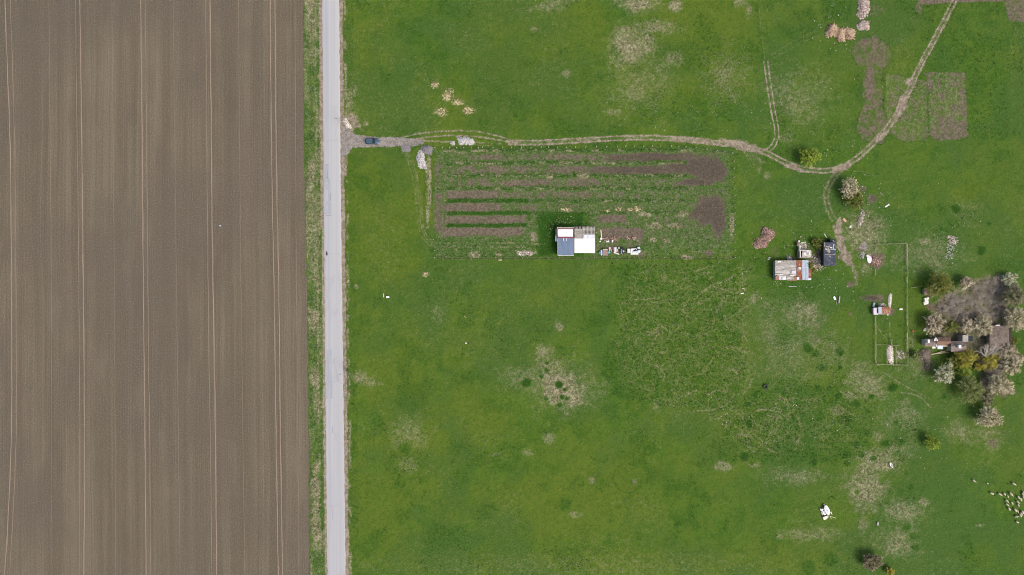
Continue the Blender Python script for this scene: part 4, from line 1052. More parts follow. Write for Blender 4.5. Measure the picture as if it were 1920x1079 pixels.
panel('porch_sheet', M_PALEB, fh, 1758, 648.4, 1768, 655.0, 2.6, 2.3, .05)
panel('porch_sheet', M_WOOD, fh, 1768.2, 648.2, 1778, 650.6, 2.6, 2.45, .05)
panel('porch_sheet', M_OFFW, fh, 1748, 650.4, 1754, 653.8, 2.4, 2.2, .05)
part_px('annex_or_opening', M_GREYB, fh, 1805, 629, 1815.6, 641, -.1, 2.9)
part_px('annex_or_opening', M_TARPD, fh, 1816.5, 630.5, 1824, 640, -.1, 2.3)  # solid dark block standing in for a black opening
part_px('chimney', M_WHITE, fh, 1739.8, 637.2, 1743.2, 643.6, 2.6, 4.1)
part_px('chimney', M_WHITE, fh, 1797.6, 647.6, 1802.6, 653.4, 3.0, 4.9)
for k in range(3):
    mb = MB(); c = P(1755.5, 638, 3.9); mb.box((c.x + (k - 1) * .3, c.y + (k % 2) * .4, 3.7), (.5, .7, .12), k * .6); mb.build('ridge_slab', M_OFFW, fh)
part_px('window', M_GLASS, fh, 1765, 646.3, 1770, 646.9, .9, 1.9); part_px('window', M_GLASS, fh, 1790, 658.3, 1795, 658.9, .9, 1.9); part_px('door', M_DARK, fh, 1777, 646.3, 1781, 646.9, 0, 2.0)
mb = MB(); mb.bar(P(1757, 636, 3.6), P(1756, 651, 2.5), .25, .1); mb.build('ridge_board', M_LIL, fh)

bn = empty('felt_roof_barn', P(1873, 632, 0), 'wide low barn with dark brown felt roof at the right of the farmhouse', 'barn')
part_px('wall', M_WALL, bn, 1858, 613, 1890, 651, -.1, 2.3)
panel('roof_slope', M_ROOFB, bn, 1855.5, 611, 1892, 632.0, 2.5, 3.0, .10); panel('roof_slope', M_ROOFB, bn, 1855.5, 632.1, 1892, 654, 3.0, 2.5, .10)
part_px('eave_or_shade_strip', M_DARK, bn, 1892.2, 612, 1896.8, 653, 1.8, 2.0)  # dark strip standing in for the shade between barn roof and trees
mb = MB(); mb.bar(P(1867, 610.5, 2.9), P(1875, 610, 2.9), .3, .08); mb.build('loose_board', M_LIL, bn)
for k in range(6):
    v = 614 + k * 7.4
    mb = MB(); mb.bar(P(1857, v, 2.62 + .07 * min(k, 5 - k)), P(1891, v + rr_.uniform(-.6, .6), 2.62 + .07 * min(k, 5 - k)), .08, .05); mb.build('roof_batten', M_TILEG, bn)

# ================================================================== FENCES
def fence(name, runs, base, label, hgt, mat, w, wire=True, rails=0, rail_w=.12, kind='fence'):
    e = empty(name, P(*base, 0), label, kind)
    m0 = MB(); m0.box((0, 0, hgt / 2 - .15), (w, w, hgt + .3)); m0.box((0, 0, hgt + .02), (w * .7, w * .7, .05))
    proto = None
    for pts, closed in runs:
        for (u, v) in pts:
            p = P(u, v, 0)
            if proto is None:
                me = bpy.data.meshes.new('post'); me.from_pydata(m0.v, [], m0.f); me.materials.append(mat); proto = me
            o = shared('post', proto, e, p, random.uniform(-.3, .3))
            o.rotation_euler[0] = random.uniform(-.05, .05); o.rotation_euler[1] = random.uniform(-.05, .05)
        if wire:
            for z in (.35, .75, 1.15):
                mb = MB(); mb.tube([P(u, v, 0) + Vector((0, 0, z + random.uniform(-.03, .03))) for u, v in pts], .005, 4, 0, False); mb.build('wire', M_DARK, e)
    return e
NORTH = [(816, 278), (830, 278), (843.5, 278.3), (857, 278.2), (870, 278.3), (883.5, 278), (896.5, 278.5), (904.7, 277.5), (924.6, 278), (942, 277.8), (959.5, 277.5), (977.5, 277.8), (995.5, 278), (1014.5, 277.8), (1028, 277.8), (1044.5, 277.8), (1061, 277.6), (1079, 277.2), (1098, 277), (1117.5, 276.6), (1137, 276.2), (1157, 276), (1172.5, 275.6), (1189, 275.4),
         (1206, 275.6), (1222, 275.3), (1237, 275.3), (1258, 275.5), (1271, 275.5), (1285, 277), (1303.5, 278), (1324, 281), (1343, 284), (1356.5, 285.6), (1371.5, 288.8)]
EAST = [(1371.5, 288.8), (1374.5, 304), (1375, 317), (1375, 333.5), (1375.5, 355), (1375.5, 368), (1375.5, 384), (1375.5, 400), (1376, 413), (1376, 423), (1376, 440), (1376, 455), (1376.2, 470), (1376.5, 483.5)]
WEST = [(800, 304), (799, 322), (798.5, 342), (798.5, 365), (799.2, 388), (799.6, 401.5), (799.8, 415), (800, 428), (800.6, 441), (813, 449.5), (814.3, 460), (815, 470), (815.5, 483.5)]
SOUTH = [(815.5, 484.2)] + [(815.5 + 16.5 * k + random.uniform(-2, 2), 484.4 + random.uniform(-.4, .4)) for k in range(1, 34)] + [(1376.5, 484)]
fence('wire_fence', [(NORTH, 0)], (1095, 278), 'wire fence with white posts along the top of the garden plot', 1.55, M_POST, .17)
fence('wire_fence', [(EAST, 0)], (1375, 390), 'wire fence with short posts down the right side of the garden plot', 1.5, M_POST, .15)
fence('wire_fence', [(WEST, 0)], (800, 395), 'wire fence with sparse posts down the left side of the garden plot', 1.3, M_POST, .12)
sf_ = fence('wire_fence', [(SOUTH, 0)], (1095, 484), 'wire fence along the bottom of the garden plot behind the small house', 1.2, M_POST, .12)
mb = MB()
for (a, b), (c, d) in zip(SOUTH[:-1], SOUTH[1:]): mb.bar(P(a, b + .5, 0) + Vector((0, 0, .12)), P(c, d + .5, 0) + Vector((0, 0, .12)), .07, .2)
mb.build('kickboard', M_DARK, sf_)

def rail_fence(label, pts, base, w=.15, posts=12.0, z=1.0, mat=None, name='rail_fence'):
    mat = mat or M_RAIL
    e = empty(name, P(*base, 0), label, 'fence')
    pm = MB(); pm.tube([(0, 0, -.2), (0, 0, z + .12)], .055, 6)
    me = bpy.data.meshes.new('post'); me.from_pydata(pm.v, [], pm.f); me.materials.append(mat)
    for (a, b), (c, d) in zip(pts[:-1], pts[1:]):
        n = max(1, int(round(math.hypot(c - a, d - b) / posts)))
        for k in range(n):
            t0, t1 = k / n, (k + 1) / n
            p, q = P(a + (c - a) * t0, b + (d - b) * t0), P(a + (c - a) * t1, b + (d - b) * t1)
            shared('post', me, e, p)
            for zz in (z, z * .55):
                if rr_.random() < .12: continue
                mb = MB(); j = [rr_.uniform(-.06, .06) for _ in range(4)]
                w_ = w * .62; mb.bar((p.x + j[0], p.y + j[1], zz + rr_.uniform(-.03, .03)), (q.x + j[2], q.y + j[3], zz + rr_.uniform(-.03, .03)), w_ * rr_.uniform(.7, 1.15), .06); mb.build('rail', mat, e)
        shared('post', me, e, P(c, d))
    return e
rail_fence('pale rail fence, long right side of the narrow paddock', [(1698.5, 458), (1698.7, 520), (1699, 600), (1699, 684)], (1699, 570), .20)
rail_fence('pale rail fence closing the top of the narrow paddock', [(1639.5, 458.5), (1698, 457.6)], (1669, 458), .16)
rail_fence('pale rail fence closing the bottom of the narrow paddock', [(1641, 683), (1698.6, 684.4)], (1670, 684), .20)
rail_fence('pale rail fence, left side of the paddock below the rusty hut', [(1639.4, 592), (1639.6, 676), (1641, 683)], (1640, 640), .17)
rail_fence('short broken rail fence at the left of the paddock below the lilac sheet', [(1639.6, 460), (1639.4, 476)], (1639, 467), .10)
rail_fence('short stub of rail fence below the brick debris', [(1639.5, 505), (1639.5, 516)], (1639, 510), .13)
rail_fence('cross rail fence above the white rubble in the paddock', [(1641, 646.4), (1660, 646.8), (1683, 648)], (1660, 647), .13)
rail_fence('short upright rail fence above the white rubble', [(1669, 636), (1669.2, 647)], (1669, 642), .16, 6)
rail_fence('low rail fence along the left edge of the white rubble', [(1661, 649), (1661, 682)], (1661, 665), .10)
rail_fence('low rail fence along the right edge of the white rubble', [(1678, 650), (1678.4, 682)], (1678, 665), .12)
rail_fence('loose pole ladder fence by the olive tree at the farmyard corner', [(1705, 540.6), (1718, 538.5), (1727, 536.6)], (1716, 539), .12, 8)

# ================================================================== HEAPS OF STONE, BRICK AND STALKS
def heap(name, label, cat, u, v, ru, rv, hgt, n, mat, size, ang=0.0, spill=.15, flat=.6, shape='rock', mound=None, parts='stones', seed=1, into=None):
    """a mound with many pieces on it; pieces too small to pick apart are one part"""
    rd_ = random.Random(seed + int(u))
    e = into or empty(name, P(u, v, 0), label, cat)
    c, s_ = math.cos(R(-ang)), math.sin(R(-ang))
    ph = [rd_.uniform(0, 6.28) for _ in range(4)]
    def edge(t): return 1 + .13 * math.sin(2 * t + ph[0]) + .10 * math.sin(3 * t + ph[1]) + .06 * math.sin(5 * t + ph[2])
    def wp(r_, t, z):
        ct, st = math.cos(t), math.sin(t); ct, st = math.copysign(abs(ct) ** .72, ct), math.copysign(abs(st) ** .72, st)
        x, y = ru * r_ * edge(t) * ct * S, rv * r_ * edge(t) * st * S
        b = P(u, v, 0)
        return Vector((b.x + x * c - y * s_, b.y + x * s_ + y * c, z))
    hz = lambda r_: hgt * max(0.0, 1 - r_ ** 2.2)
    if mound:
        mb = MB(); rings = [0, .35, .65, .88, 1.0]; N = 18
        vs = [wp(0, 0, hgt)]; fs = []
        for i, r_ in enumerate(rings[1:]):
            for k in range(N):
                vs.append(wp(r_, 6.283 * k / N, hz(r_) * rd_.uniform(.8, 1.1) - (.12 if r_ == 1.0 else 0)))
        for k in range(N): fs.append((0, 1 + k, 1 + (k + 1) % N))
        for i in range(3):
            for k in range(N):
                a = 1 + i * N; fs.append((a + k, a + N + k, a + N + (k + 1) % N, a + (k + 1) % N))
        mb.add(vs, fs); mb.build('mound', mound, e, True)
    mb = MB()
    for k in range(n):
        t = rd_.uniform(0, 6.283)
        r_ = math.sqrt(rd_.random()) * (1.0 if rd_.random() > spill else rd_.uniform(1.0, 1.35))
        q = wp(r_, t, hz(min(r_, 1)) + .04)
        sz = size * rd_.uniform(.55, 1.5); tn = rd_.random()
        if shape == 'rock': mb.rock(q, sz, rd_, 0, flat, tn)
        elif shape == 'brick': mb.box(q, (sz * 2.1, sz, sz * .8), rd_.uniform(0, 3.14), 0, tn, rd_.uniform(-.6, .6), rd_.uniform(-.6, .6))
        else:
            a = rd_.uniform(0, 6.283); l = sz * rd_.uniform(1.5, 4)
            d = Vector((math.cos(a), math.sin(a), rd_.uniform(-.15, .35))) * l
            mb.bar(q - d * .5 + Vector((0, 0, .05)), q + d * .5 + Vector((0, 0, .12)), sz * .45, sz * .3, 0, tn)
    o = mb.build(parts, mat, e, tones=True)
    tag(o, kind='stuff')
    return e
M_MGREY = plain('grey_mound', (.20, .19, .20), .2, 2.0); M_MPALE = plain('pale_mound', (.30, .285, .275), .2, 2.0)
M_MPINK = plain('pink_brown_mound', (.20, .14, .115), .25, 2.0); M_MSTR = plain('stalk_mound', (.24, .155, .105), .3, 2.0); M_MCLAY = plain('pale_clay', (.62, .56, .50), .15, 1.2, spots=(.36, .30, .25), spot_at=.64)
heap('stone_pile', 'long flat heap of white stones on the grass beside the dirt track', 'stone pile', 873, 265, 15.5, 7, .9, 620, M_STONE, .19, 0, .10, mound=M_MPALE, seed=1)
heap('stone_pile', 'tiny heap of white stones left of the long white stone heap', 'stone pile', 849, 268.5, 4.2, 3.2, .4, 70, M_STONE, .15, 0, .2, mound=M_MPALE, seed=2)
heap('stone_pile', 'upright oval heap of broken white stones by the garden corner', 'stone pile', 790, 301, 8.5, 15.5, .9, 520, M_STONE, .20, -15, .08, mound=M_MPALE, seed=3)
heap('grit_heap', 'round heap of dark grey grit at the garden corner', 'grit heap', 801, 281.5, 10.5, 8.5, 1.3, 420, M_GRAVC, .12, 0, .12, mound=M_MGREY, seed=4)
heap('grit_heap', 'flattened spill of grey grit below the entrance drive', 'grit heap', 762, 278, 10, 7, .25, 200, M_GRAVC, .11, 0, .2, mound=M_MGREY, seed=5)
heap('rubble_heap', 'broken concrete and earth heaped beside the road at the entrance', 'rubble heap', 650, 232, 6, 10, .5, 90, M_CHIP, .22, -30, .3, mound=M_MCLAY, seed=6)
bp = heap('brick_pile', 'kidney shaped heap of broken bricks alone on the grass left of the sheds', 'brick pile', 1438, 440, 11, 14, 1.1, 520, M_BRICKS, .17, 15, .06, shape='brick', mound=M_MPINK, parts='bricks', seed=7)
heap('brick_pile', '', 'brick pile', 1426, 457, 13, 9.5, .8, 420, M_BRICKS, .16, 10, .06, shape='brick', mound=M_MPINK, parts='bricks', seed=8, into=bp)
heap('stalk_heap', 'leftmost of three tan stalk heaps near the top edge', 'stalk heap', 1559.5, 58.5, 10, 10, 1.2, 420, M_STRAWC, .27, 0, .06, shape='stalk', mound=M_MSTR, parts='stalks', seed=9)
heap('stalk_heap', 'middle of three tan stalk heaps near the top edge', 'stalk heap', 1575, 66, 9, 10.5, 1.2, 420, M_STRAWC, .27, 0, .06, shape='stalk', mound=M_MSTR, parts='stalks', seed=10)
heap('stalk_heap', 'rightmost of three tan stalk heaps near the top edge', 'stalk heap', 1592, 64, 8.5, 9.5, 1.1, 380, M_STRAWC, .27, 0, .06, shape='stalk', mound=M_MSTR, parts='stalks', seed=11)
heap('rubble_heap', 'oblong pinkish white rubble heap touching the top edge', 'rubble heap', 1618.5, 14, 10.5, 21, .8, 620, M_STONEP, .20, 0, .10, mound=M_MPINK, seed=12)
heap('rubble_heap', 'round pinkish white rubble heap below the oblong one', 'rubble heap', 1619, 48.5, 10.5, 9.5, .8, 380, M_STONEP, .20, 0, .10, mound=M_MPINK, seed=13)
heap('rubble_heap', 'scattered pale rubble heap in the pasture right of the paddock', 'rubble heap', 1786, 450, 8, 8, .35, 150, M_STONEP, .17, 0, .35, seed=14)
heap('rubble_heap', 'thin trail of white fragments below the scattered rubble heap', 'rubble heap', 1780, 472, 6, 14, .15, 90, M_STONE, .14, 10, .5, seed=15)
heap('clay_heap', 'long white clay heap railed in at the bottom of the paddock', 'clay heap', 1669.5, 665.5, 7, 17.5, .35, 110, M_STONEP, .15, 0, .06, mound=M_MCLAY, seed=16)
heap('clay_heap', 'narrow white clay heap above the rusty hut', 'clay heap', 1668.5, 563, 3.8, 13, .4, 40, M_STONE, .13, 8, .05, mound=M_MCLAY, seed=17)
heap('debris_heap', 'small mixed debris heap against the top of the rusty hut', 'debris heap', 1653, 573, 6, 4, .5, 90, M_CHIP, .18, 0, .3, seed=18)
heap('debris_heap', 'reddish brick debris beside the lilac sheet by the paddock', 'debris heap', 1641, 491, 9, 8, .4, 170, M_BRICKS, .2, 0, .3, shape='brick', parts='bricks', seed=19)
heap('debris_heap', 'pale broken boards and stones under the olive tree', 'debris heap', 1614, 411, 4, 13, .3, 130, M_CHIP, .2, 15, .4, shape='stalk', seed=20)
heap('debris_heap', 'litter and chips between the wooden shed and tar-paper shed', 'debris heap', 1534, 494, 10, 13, .3, 190, M_CHIP, .17, 0, .5, shape='stalk', seed=21)
heap('debris_heap', 'small heap of scrap behind the wooden shed', 'debris heap', 1479, 485, 5, 4, .5, 70, M_STONE, .16, 0, .4, shape='stalk', seed=22)
heap('debris_heap', 'pale scraps in the grit patch by the paddock corner', 'debris heap', 1616, 480, 4, 7, .3, 50, M_STONE, .17, 0, .4, shape='stalk', seed=23)
heap('debris_heap', 'stony waste along the garden fence left of the small house', 'debris heap', 984, 476, 15, 4.5, .4, 150, M_CHIP, .16, 0, .3, seed=24)
heap('debris_heap', 'red boards and earth along the dug bed beside the small house', 'debris heap', 1145, 449, 13, 3.5, .25, 70, M_BRICKS, .25, 0, .3, shape='stalk', seed=25)
heap('debris_heap', 'pinkish sods along the edge of the dug bed', 'debris heap', 1183, 447, 10, 3, .25, 70, M_BRICKS, .18, 0, .3, seed=26)
heap('debris_heap', 'white crumbs spilled beside the railed clay heap', 'debris heap', 1688, 665, 7, 8, .12, 45, M_CHIP, .2, 0, .4, seed=27)
bw = heap('brush_heap', 'heap of grey brushwood with a tapering tail beside the fallen poles at the farmhouse', 'brush heap', 1733, 664, 10, 10, .9, 420, toned('brushwood', [(.13, .10, .085), (.24, .19, .16), (.36, .30, .26)]), .14, 0, .3, shape='stalk', parts='sticks', seed=28)
heap('brush_heap', '', 'brush heap', 1738, 681, 5, 11, .5, 200, bpy.data.materials['brushwood'], .13, 0, .3, shape='stalk', parts='sticks', seed=29, into=bw)
heap('brush_heap', 'brushwood piled against the wooden hutch', 'brush heap', 1745, 551, 7, 7, .7, 180, bpy.data.materials['brushwood'], .13, 0, .3, shape='stalk', parts='sticks', seed=30)

# ================================================================== TREES AND SHRUBS
LEAF = {
 'blossom': toned('cream_blossom', [(.085, .070, .036), (.24, .205, .115), (.43, .385, .245), (.64, .59, .42)]),
 'blossom_pink': toned('pinkish_blossom', [(.090, .070, .042), (.23, .185, .115), (.39, .33, .225), (.57, .51, .38)]),
 'blossom_white': toned('greenish_white_blossom', [(.060, .075, .026), (.21, .22, .115), (.41, .42, .265), (.62, .62, .45)]),
 'olive': toned('olive_leaves', [(.040, .060, .008), (.085, .108, .014), (.135, .150, .026), (.23, .23, .08)]),
 'yellow': toned('yellow_green_leaves', [(.075, .125, .013), (.135, .205, .020), (.19, .26, .03), (.27, .335, .06)]),
 'gold': toned('golden_leaves', [(.08, .082, .012), (.18, .17, .020), (.275, .25, .032), (.37, .335, .075)]),
 'light': toned('light_green_leaves', [(.060, .088, .018), (.105, .138, .036), (.15, .18, .058), (.22, .24, .10)]),
 'greyol': toned('grey_olive_leaves', [(.05, .05, .022), (.105, .105, .05), (.18, .17, .095), (.29, .27, .18)]),
 'brown': toned('brown_buds', [(.075, .065, .032), (.13, .112, .062), (.19, .165, .10), (.26, .23, .15)])}
M_TWIG = toned('grey_twigs', [(.20, .17, .14), (.33, .29, .245), (.46, .41, .355)])

def leaf_mesh(mb, pts, nrm, sizes, tones, rnd):
    for p, nn, s_, t in zip(pts, nrm, sizes, tones):
        nn = nn.normalized()
        a = Vector((rnd.uniform(-1, 1), rnd.uniform(-1, 1), rnd.uniform(-.3, .3)))
        x = nn.cross(a)
        if x.length < 1e-3: continue
        x.normalize(); y = nn.cross(x)
        l, w = s_, s_ * .5
        mb.add([p - x * l * .5, p + y * w * .5, p + x * l * .5, p - y * w * .5], [(0, 1, 2, 3)], 0, t)

def tree(u, v, r, kind, label, hh=None, dens=1.0, group=None, open_=0.0, name='tree', squash=1.0, seed=0):
    rnd = random.Random(int(u * 7 + v * 13) + seed)
    hgt = hh or max(1.6, r * S * 1.55)
    zc = hgt * .60
    c = P(u, v, zc)
    Rw = r * S * (H - zc) / H
    base = P(u, v, zc); base.z = 0
    e = empty(name, base, label, 'tree' if name == 'tree' else 'bush', group)
    ph = [rnd.uniform(0, 6.28) for _ in range(5)]
    def out(t): return 1 + .12 * math.sin(2 * t + ph[0]) + .12 * math.sin(3 * t + ph[1]) + .08 * math.sin(5 * t + ph[2]) + .05 * math.sin(9 * t + ph[3])
    # trunk and limbs
    mb = MB(); tr = max(.07, Rw * .055); fork = Vector((base.x, base.y, hgt * .26))
    mb.tube([base + Vector((0, 0, -.2)), base + Vector((rnd.uniform(-.1, .1), rnd.uniform(-.1, .1), hgt * .13)), fork], [tr * 1.4, tr, tr * .85], 7)
    tips = []
    nl = 9
    for k in range(nl):
        t = 6.283 * k / nl + rnd.uniform(-.3, .3); el = rnd.uniform(.25, 1.1)
        d = Vector((math.cos(t) * math.cos(el), math.sin(t) * math.cos(el), math.sin(el)))
        q = c + Vector((d.x * Rw * .75 * out(t), d.y * Rw * .75 * out(t) * squash, d.z * hgt * .28))
        mid_ = fork.lerp(q, .5) + Vector((rnd.uniform(-.1, .1), rnd.uniform(-.1, .1), .1)) * Rw * .5
        mb.tube([fork, mid_, q], [tr * .55, tr * .35, tr * .12], 5, 0, False); tips.append((mid_, q))
    mb.build('trunk', M_BARK, e, True)
    # crown: sprays of small leaves along twigs reaching out to an uneven edge
    mb = MB()
    ntw = int(max(60 + 24 * Rw, 18 * Rw * Rw) * dens)
    for k in range(ntw):
        t = rnd.uniform(0, 6.283); el = math.asin(rnd.uniform(-.35, 1.0))
        if rnd.random() < open_ * .6: continue
        d = Vector((math.cos(t) * math.cos(el), math.sin(t) * math.cos(el), math.sin(el)))
        ro = out(t) * (rnd.uniform(.72, 1.06) if rnd.random() > .2 else rnd.uniform(1.0, 1.22))
        q = c + Vector((d.x * Rw * ro, d.y * Rw * ro * squash, d.z * hgt * .38 * min(ro, 1.05)))
        inn = c.lerp(q, rnd.uniform(.25, .55)) + Vector((0, 0, -.05 * hgt))
        if rnd.random() < .5: mb.tube([inn, q], [.025, .008], 3, 0, False, .08)
        base_t = min(1, max(0, rnd.gauss(.56, .30)))
        nlv = rnd.randint(13, 22)
        pts, nr, sz, tn = [], [], [], []
        for j in range(nlv):
            f = rnd.uniform(.15, 1.0) ** .8
            sp = .07 + .075 * Rw / 3.0
            p = inn.lerp(q, f) + Vector((rnd.gauss(0, sp), rnd.gauss(0, sp), rnd.gauss(0, sp * .7)))
            pts.append(p); nr.append(Vector((rnd.gauss(0, .45) + d.x * .35, rnd.gauss(0, .45) + d.y * .35, 1)))
            sz.append(rnd.uniform(.22, .46)); tn.append(min(1, max(0, base_t + rnd.gauss(0, .16))))
        leaf_mesh(mb, pts, nr, sz, tn, rnd)
    mb.build('crown', LEAF[kind], e, tones=True)
    return e

tree(1518, 294, 19, 'yellow', 'round yellow-green tree standing alone above the dirt track')
tree(1593, 354, 19, 'blossom', 'cream blossoming tree with a grey hollow, beside the olive tree', open_=.15)
tree(1604, 377, 17, 'olive', 'olive green tree tucked below the cream blossoming tree', squash=1.2)
tree(1761, 534, 23, 'olive', 'olive green tree at the upper left farmyard corner')
tree(1781, 541, 8, 'light', 'small pale green bush on the right flank of the olive tree', name='bush')
tree(1813, 530, 14, 'blossom_pink', 'pinkish cream blossoming tree on the top edge of the farmyard', squash=.8)
tree(1893, 523, 13, 'blossom_white', 'white blossoming tree at the upper right farmyard corner')
tree(1901, 534, 9, 'blossom_white', 'little white blossoming tree just below the corner one')
tree(1901, 556, 21, 'greyol', 'grey-olive tree on the right edge of the farmyard')
tree(1906, 598, 22, 'blossom', 'broad cream and green blossoming tree at the right frame edge')
tree(1752, 608, 19, 'blossom_pink', 'greyish cream blossoming tree above the farmhouse, left one')
tree(1843, 611, 18, 'blossom', 'bright cream blossoming tree above the farmhouse, right one', squash=1.1)
tree(1814, 611, 14, 'blossom_pink', 'sparse greyish blossoming tree between the two above the farmhouse', open_=.4)
tree(1783, 613, 12, 'olive', 'dull green bush between the trees above the farmhouse', name='bush', open_=.35)
tree(1893, 660, 17, 'blossom_pink', 'grey blossoming tree below the brown barn')
tree(1898, 686, 18, 'blossom', 'cream blossoming tree under the grey one below the barn')
tree(1771, 701, 19, 'blossom_white', 'greenish white blossoming tree below the farmhouse')
tree(1874, 722, 22, 'blossom', 'large cream blossoming tree at the bottom of the farmyard')
tree(1898, 734, 5, 'blossom_pink', 'tiny pale bush touching the large cream tree', name='bush')
tree(1811, 672, 20, 'gold', 'golden yellow-green tree in front of the farmhouse', squash=.85)
tree(1790, 678, 14, 'olive', 'dull olive bush left of the golden tree', name='bush', open_=.3)
tree(1808, 695, 14, 'yellow', 'green bush below the golden tree', name='bush')
tree(1857, 676, 17, 'gold', 'tawny yellow tree right of the golden tree', open_=.2)
tree(1836, 688, 8, 'gold', 'small yellow bush between the golden and tawny trees', name='bush')
tree(1820, 731, 24, 'light', 'soft light green tree below the green bush', open_=.25)
tree(1851, 745, 15, 'greyol', 'small grey-olive tree between the light green and cream trees')
tree(1855, 782, 21, 'blossom', 'cream blossoming tree standing apart below the farmyard')
tree(1748, 831, 14, 'yellow', 'lone small yellow-green tree in the pasture below the farmyard')
tree(1636, 1054, 17, 'brown', 'brown budding tree near the bottom edge', hh=4.2, dens=1.5)
tree(1669, 1072, 8, 'gold', 'yellow bush at the bottom edge beside the brown tree', name='bush')
tree(1533, 457, 9, 'olive', 'olive bush above the ruined hut', name='bush')
tree(1540, 460, 6, 'gold', 'tan bush between the olive bush and tar-paper shed', name='bush')
tree(1518, 499, 7, 'olive', 'green bush growing over the right end of the wooden shed', name='bush', hh=3.3)
tree(1525, 508, 5, 'olive', 'low green bush at the lower right corner of the wooden shed', name='bush')
tree(1717, 667, 8, 'light', 'pale yellow-green bush between the paddock and brushwood', name='bush', open_=.3)
tree(1915, 672, 6, 'blossom', 'small pale bush at the right frame edge below the barn', name='bush')
tree(1497, 458, 3, 'blossom_pink', 'tiny dry pale bush at the top of the ruined hut', name='bush')
tree(1900, 640, 9, 'olive', 'dark green bush right of the brown barn', name='bush', open_=.3)

# bare thicket in the farmyard: leafless shrubs, each with its own stems and twigs
def twig_mesh(seed, rad, hgt, n):
    rnd = random.Random(seed); mb = MB()
    for k in range(9):
        t = 6.283 * k / 9 + rnd.uniform(-.3, .3); q = Vector((math.cos(t) * rad * .5, math.sin(t) * rad * .5, hgt * .7))
        mb.tube([(0, 0, -.1), q * .5 + Vector((0, 0, hgt * .1)), q], [.05, .03, .012], 4, 0, False, rnd.random())
    for k in range(n):
        t = rnd.uniform(0, 6.283); r0 = rnd.uniform(.1, .6) * rad; r1 = r0 + rnd.uniform(.25, .6) * rad; t1 = t + rnd.gauss(0, .35)
        z0 = rnd.uniform(.25, .7) * hgt
        mb.tube([(math.cos(t) * r0, math.sin(t) * r0, z0), (math.cos(t1) * r1, math.sin(t1) * r1, z0 + rnd.uniform(.0, .4) * hgt)], [.024, .008], 3, 0, False, min(1, max(0, rnd.gauss(.5, .28))))
    me = bpy.data.meshes.new('twigs'); me.from_pydata(mb.v, [], mb.f); me.materials.append(M_TWIG)
    at = me.attributes.new('tone', 'FLOAT', 'POINT'); at.data.foreach_set('value', np.array(mb.t, np.float32))
    return me
TW = [twig_mesh(k, 2.4, 2.0, 260) for k in range(4)]
SHRUBS = [(1830, 545), (1848, 535), (1862, 550), (1880, 548), (1842, 560), (1858, 570), (1875, 575), (1825, 572), (1808, 565), (1790, 572), (1775, 582), (1795, 590), (1815, 590), (1840, 588), (1862, 592), (1764, 578), (1885, 592), (1870, 528), (1848, 600), (1780, 560), (1868, 665), (1876, 690), (1855, 700), (1845, 720), (1888, 610)]
for k, (u, v) in enumerate(SHRUBS):
    e = bpy.data.objects.new('bare_shrub', TW[k % 4]); link(e)
    e.location = P(u, v, 0); e.rotation_euler = (0, 0, random.uniform(0, 6.28)); sc_ = random.uniform(.8, 1.25); e.scale = (sc_, sc_, sc_ * random.uniform(.6, 1.0))
    tag(e, 'leafless grey-brown shrub in the bare thicket of the farmyard', 'shrub', 'bare shrubs filling the farmyard')
# dead tree with bleached branches, and fallen poles
def branchy(mb, p, d, l, r, depth, rnd):
    q = p + d * l
    m = p.lerp(q, .5) + Vector((rnd.gauss(0, .06), rnd.gauss(0, .06), rnd.gauss(0, .04))) * l
    mb.tube([p, m, q], [r, r * .8, r * .55], 5, 0, False, .5)
    if depth == 0: return
    for k in range(rnd.randint(2, 3)):
        a = rnd.uniform(-.8, .8); nd = (Matrix.Rotation(a, 3, 'Z') @ d); nd.z = d.z * .6 + rnd.uniform(-.1, .25); nd.normalize()
        branchy(mb, p.lerp(q, rnd.uniform(.55, 1.0)), nd, l * rnd.uniform(.5, .75), r * .55, depth - 1, rnd)
e = empty('dead_tree', P(1826, 640, 0), 'dead tree with bleached bare branches leaning over the barn corner', 'tree')
mb = MB(); rnd = random.Random(21); b0 = P(1836, 668, 0)
mb.tube([b0 + Vector((0, 0, -.2)), b0 + Vector((.1, .2, 2.9))], [.3, .24], 7); mb.build('trunk', M_BARKL, e, True)
mb = MB()
for a in (15, 50, 85, 120, 150, 100, 65, 35):
    branchy(mb, b0 + Vector((.1, .2, 2.8)), Vector((math.cos(R(a)), math.sin(R(a)), .55)).normalized(), rnd.uniform(1.9, 3.0), .17, 3, rnd)
mb.build('branches', M_BARKL, e, True)
e = empty('dead_tree', P(1848, 640, 0), 'smaller bleached dead tree behind the tawny yellow tree', 'tree')
b0 = P(1852, 655, 0); mb = MB(); mb.tube([b0 + Vector((0, 0, -.2)), b0 + Vector((0, .1, 1.6))], [.22, .17], 7); mb.build('trunk', M_BARKL, e, True)
mb = MB()
for a in (60, 95, 130, 20, 160): branchy(mb, b0 + Vector((0, .1, 1.5)), Vector((math.cos(R(a)), math.sin(R(a)), .6)).normalized(), rnd.uniform(1.5, 2.4), .10, 3, rnd)
mb.build('branches', M_BARKL, e, True)
for k, (u0, v0, u1, v1, w) in enumerate(((1745, 665, 1776, 657, .16), (1750, 664, 1777, 660.5, .12), (1747, 666, 1764, 658.5, .10))):
    mb = MB(); mb.tube([P(u0, v0) + Vector((0, 0, .15)), P((u0 + u1) / 2, (v0 + v1) / 2) + Vector((0, 0, .45)), P(u1, v1) + Vector((0, 0, .6))], [w, w * .9, w * .5], 6)
    mb.thing('fallen_pole', M_WOOD, P(u0, v0), ('long pale pole lying from the brushwood to the farmhouse', 'second pale pole just under the long one by the farmhouse', 'short crossing pole beside the brushwood heap')[k], 'pole')

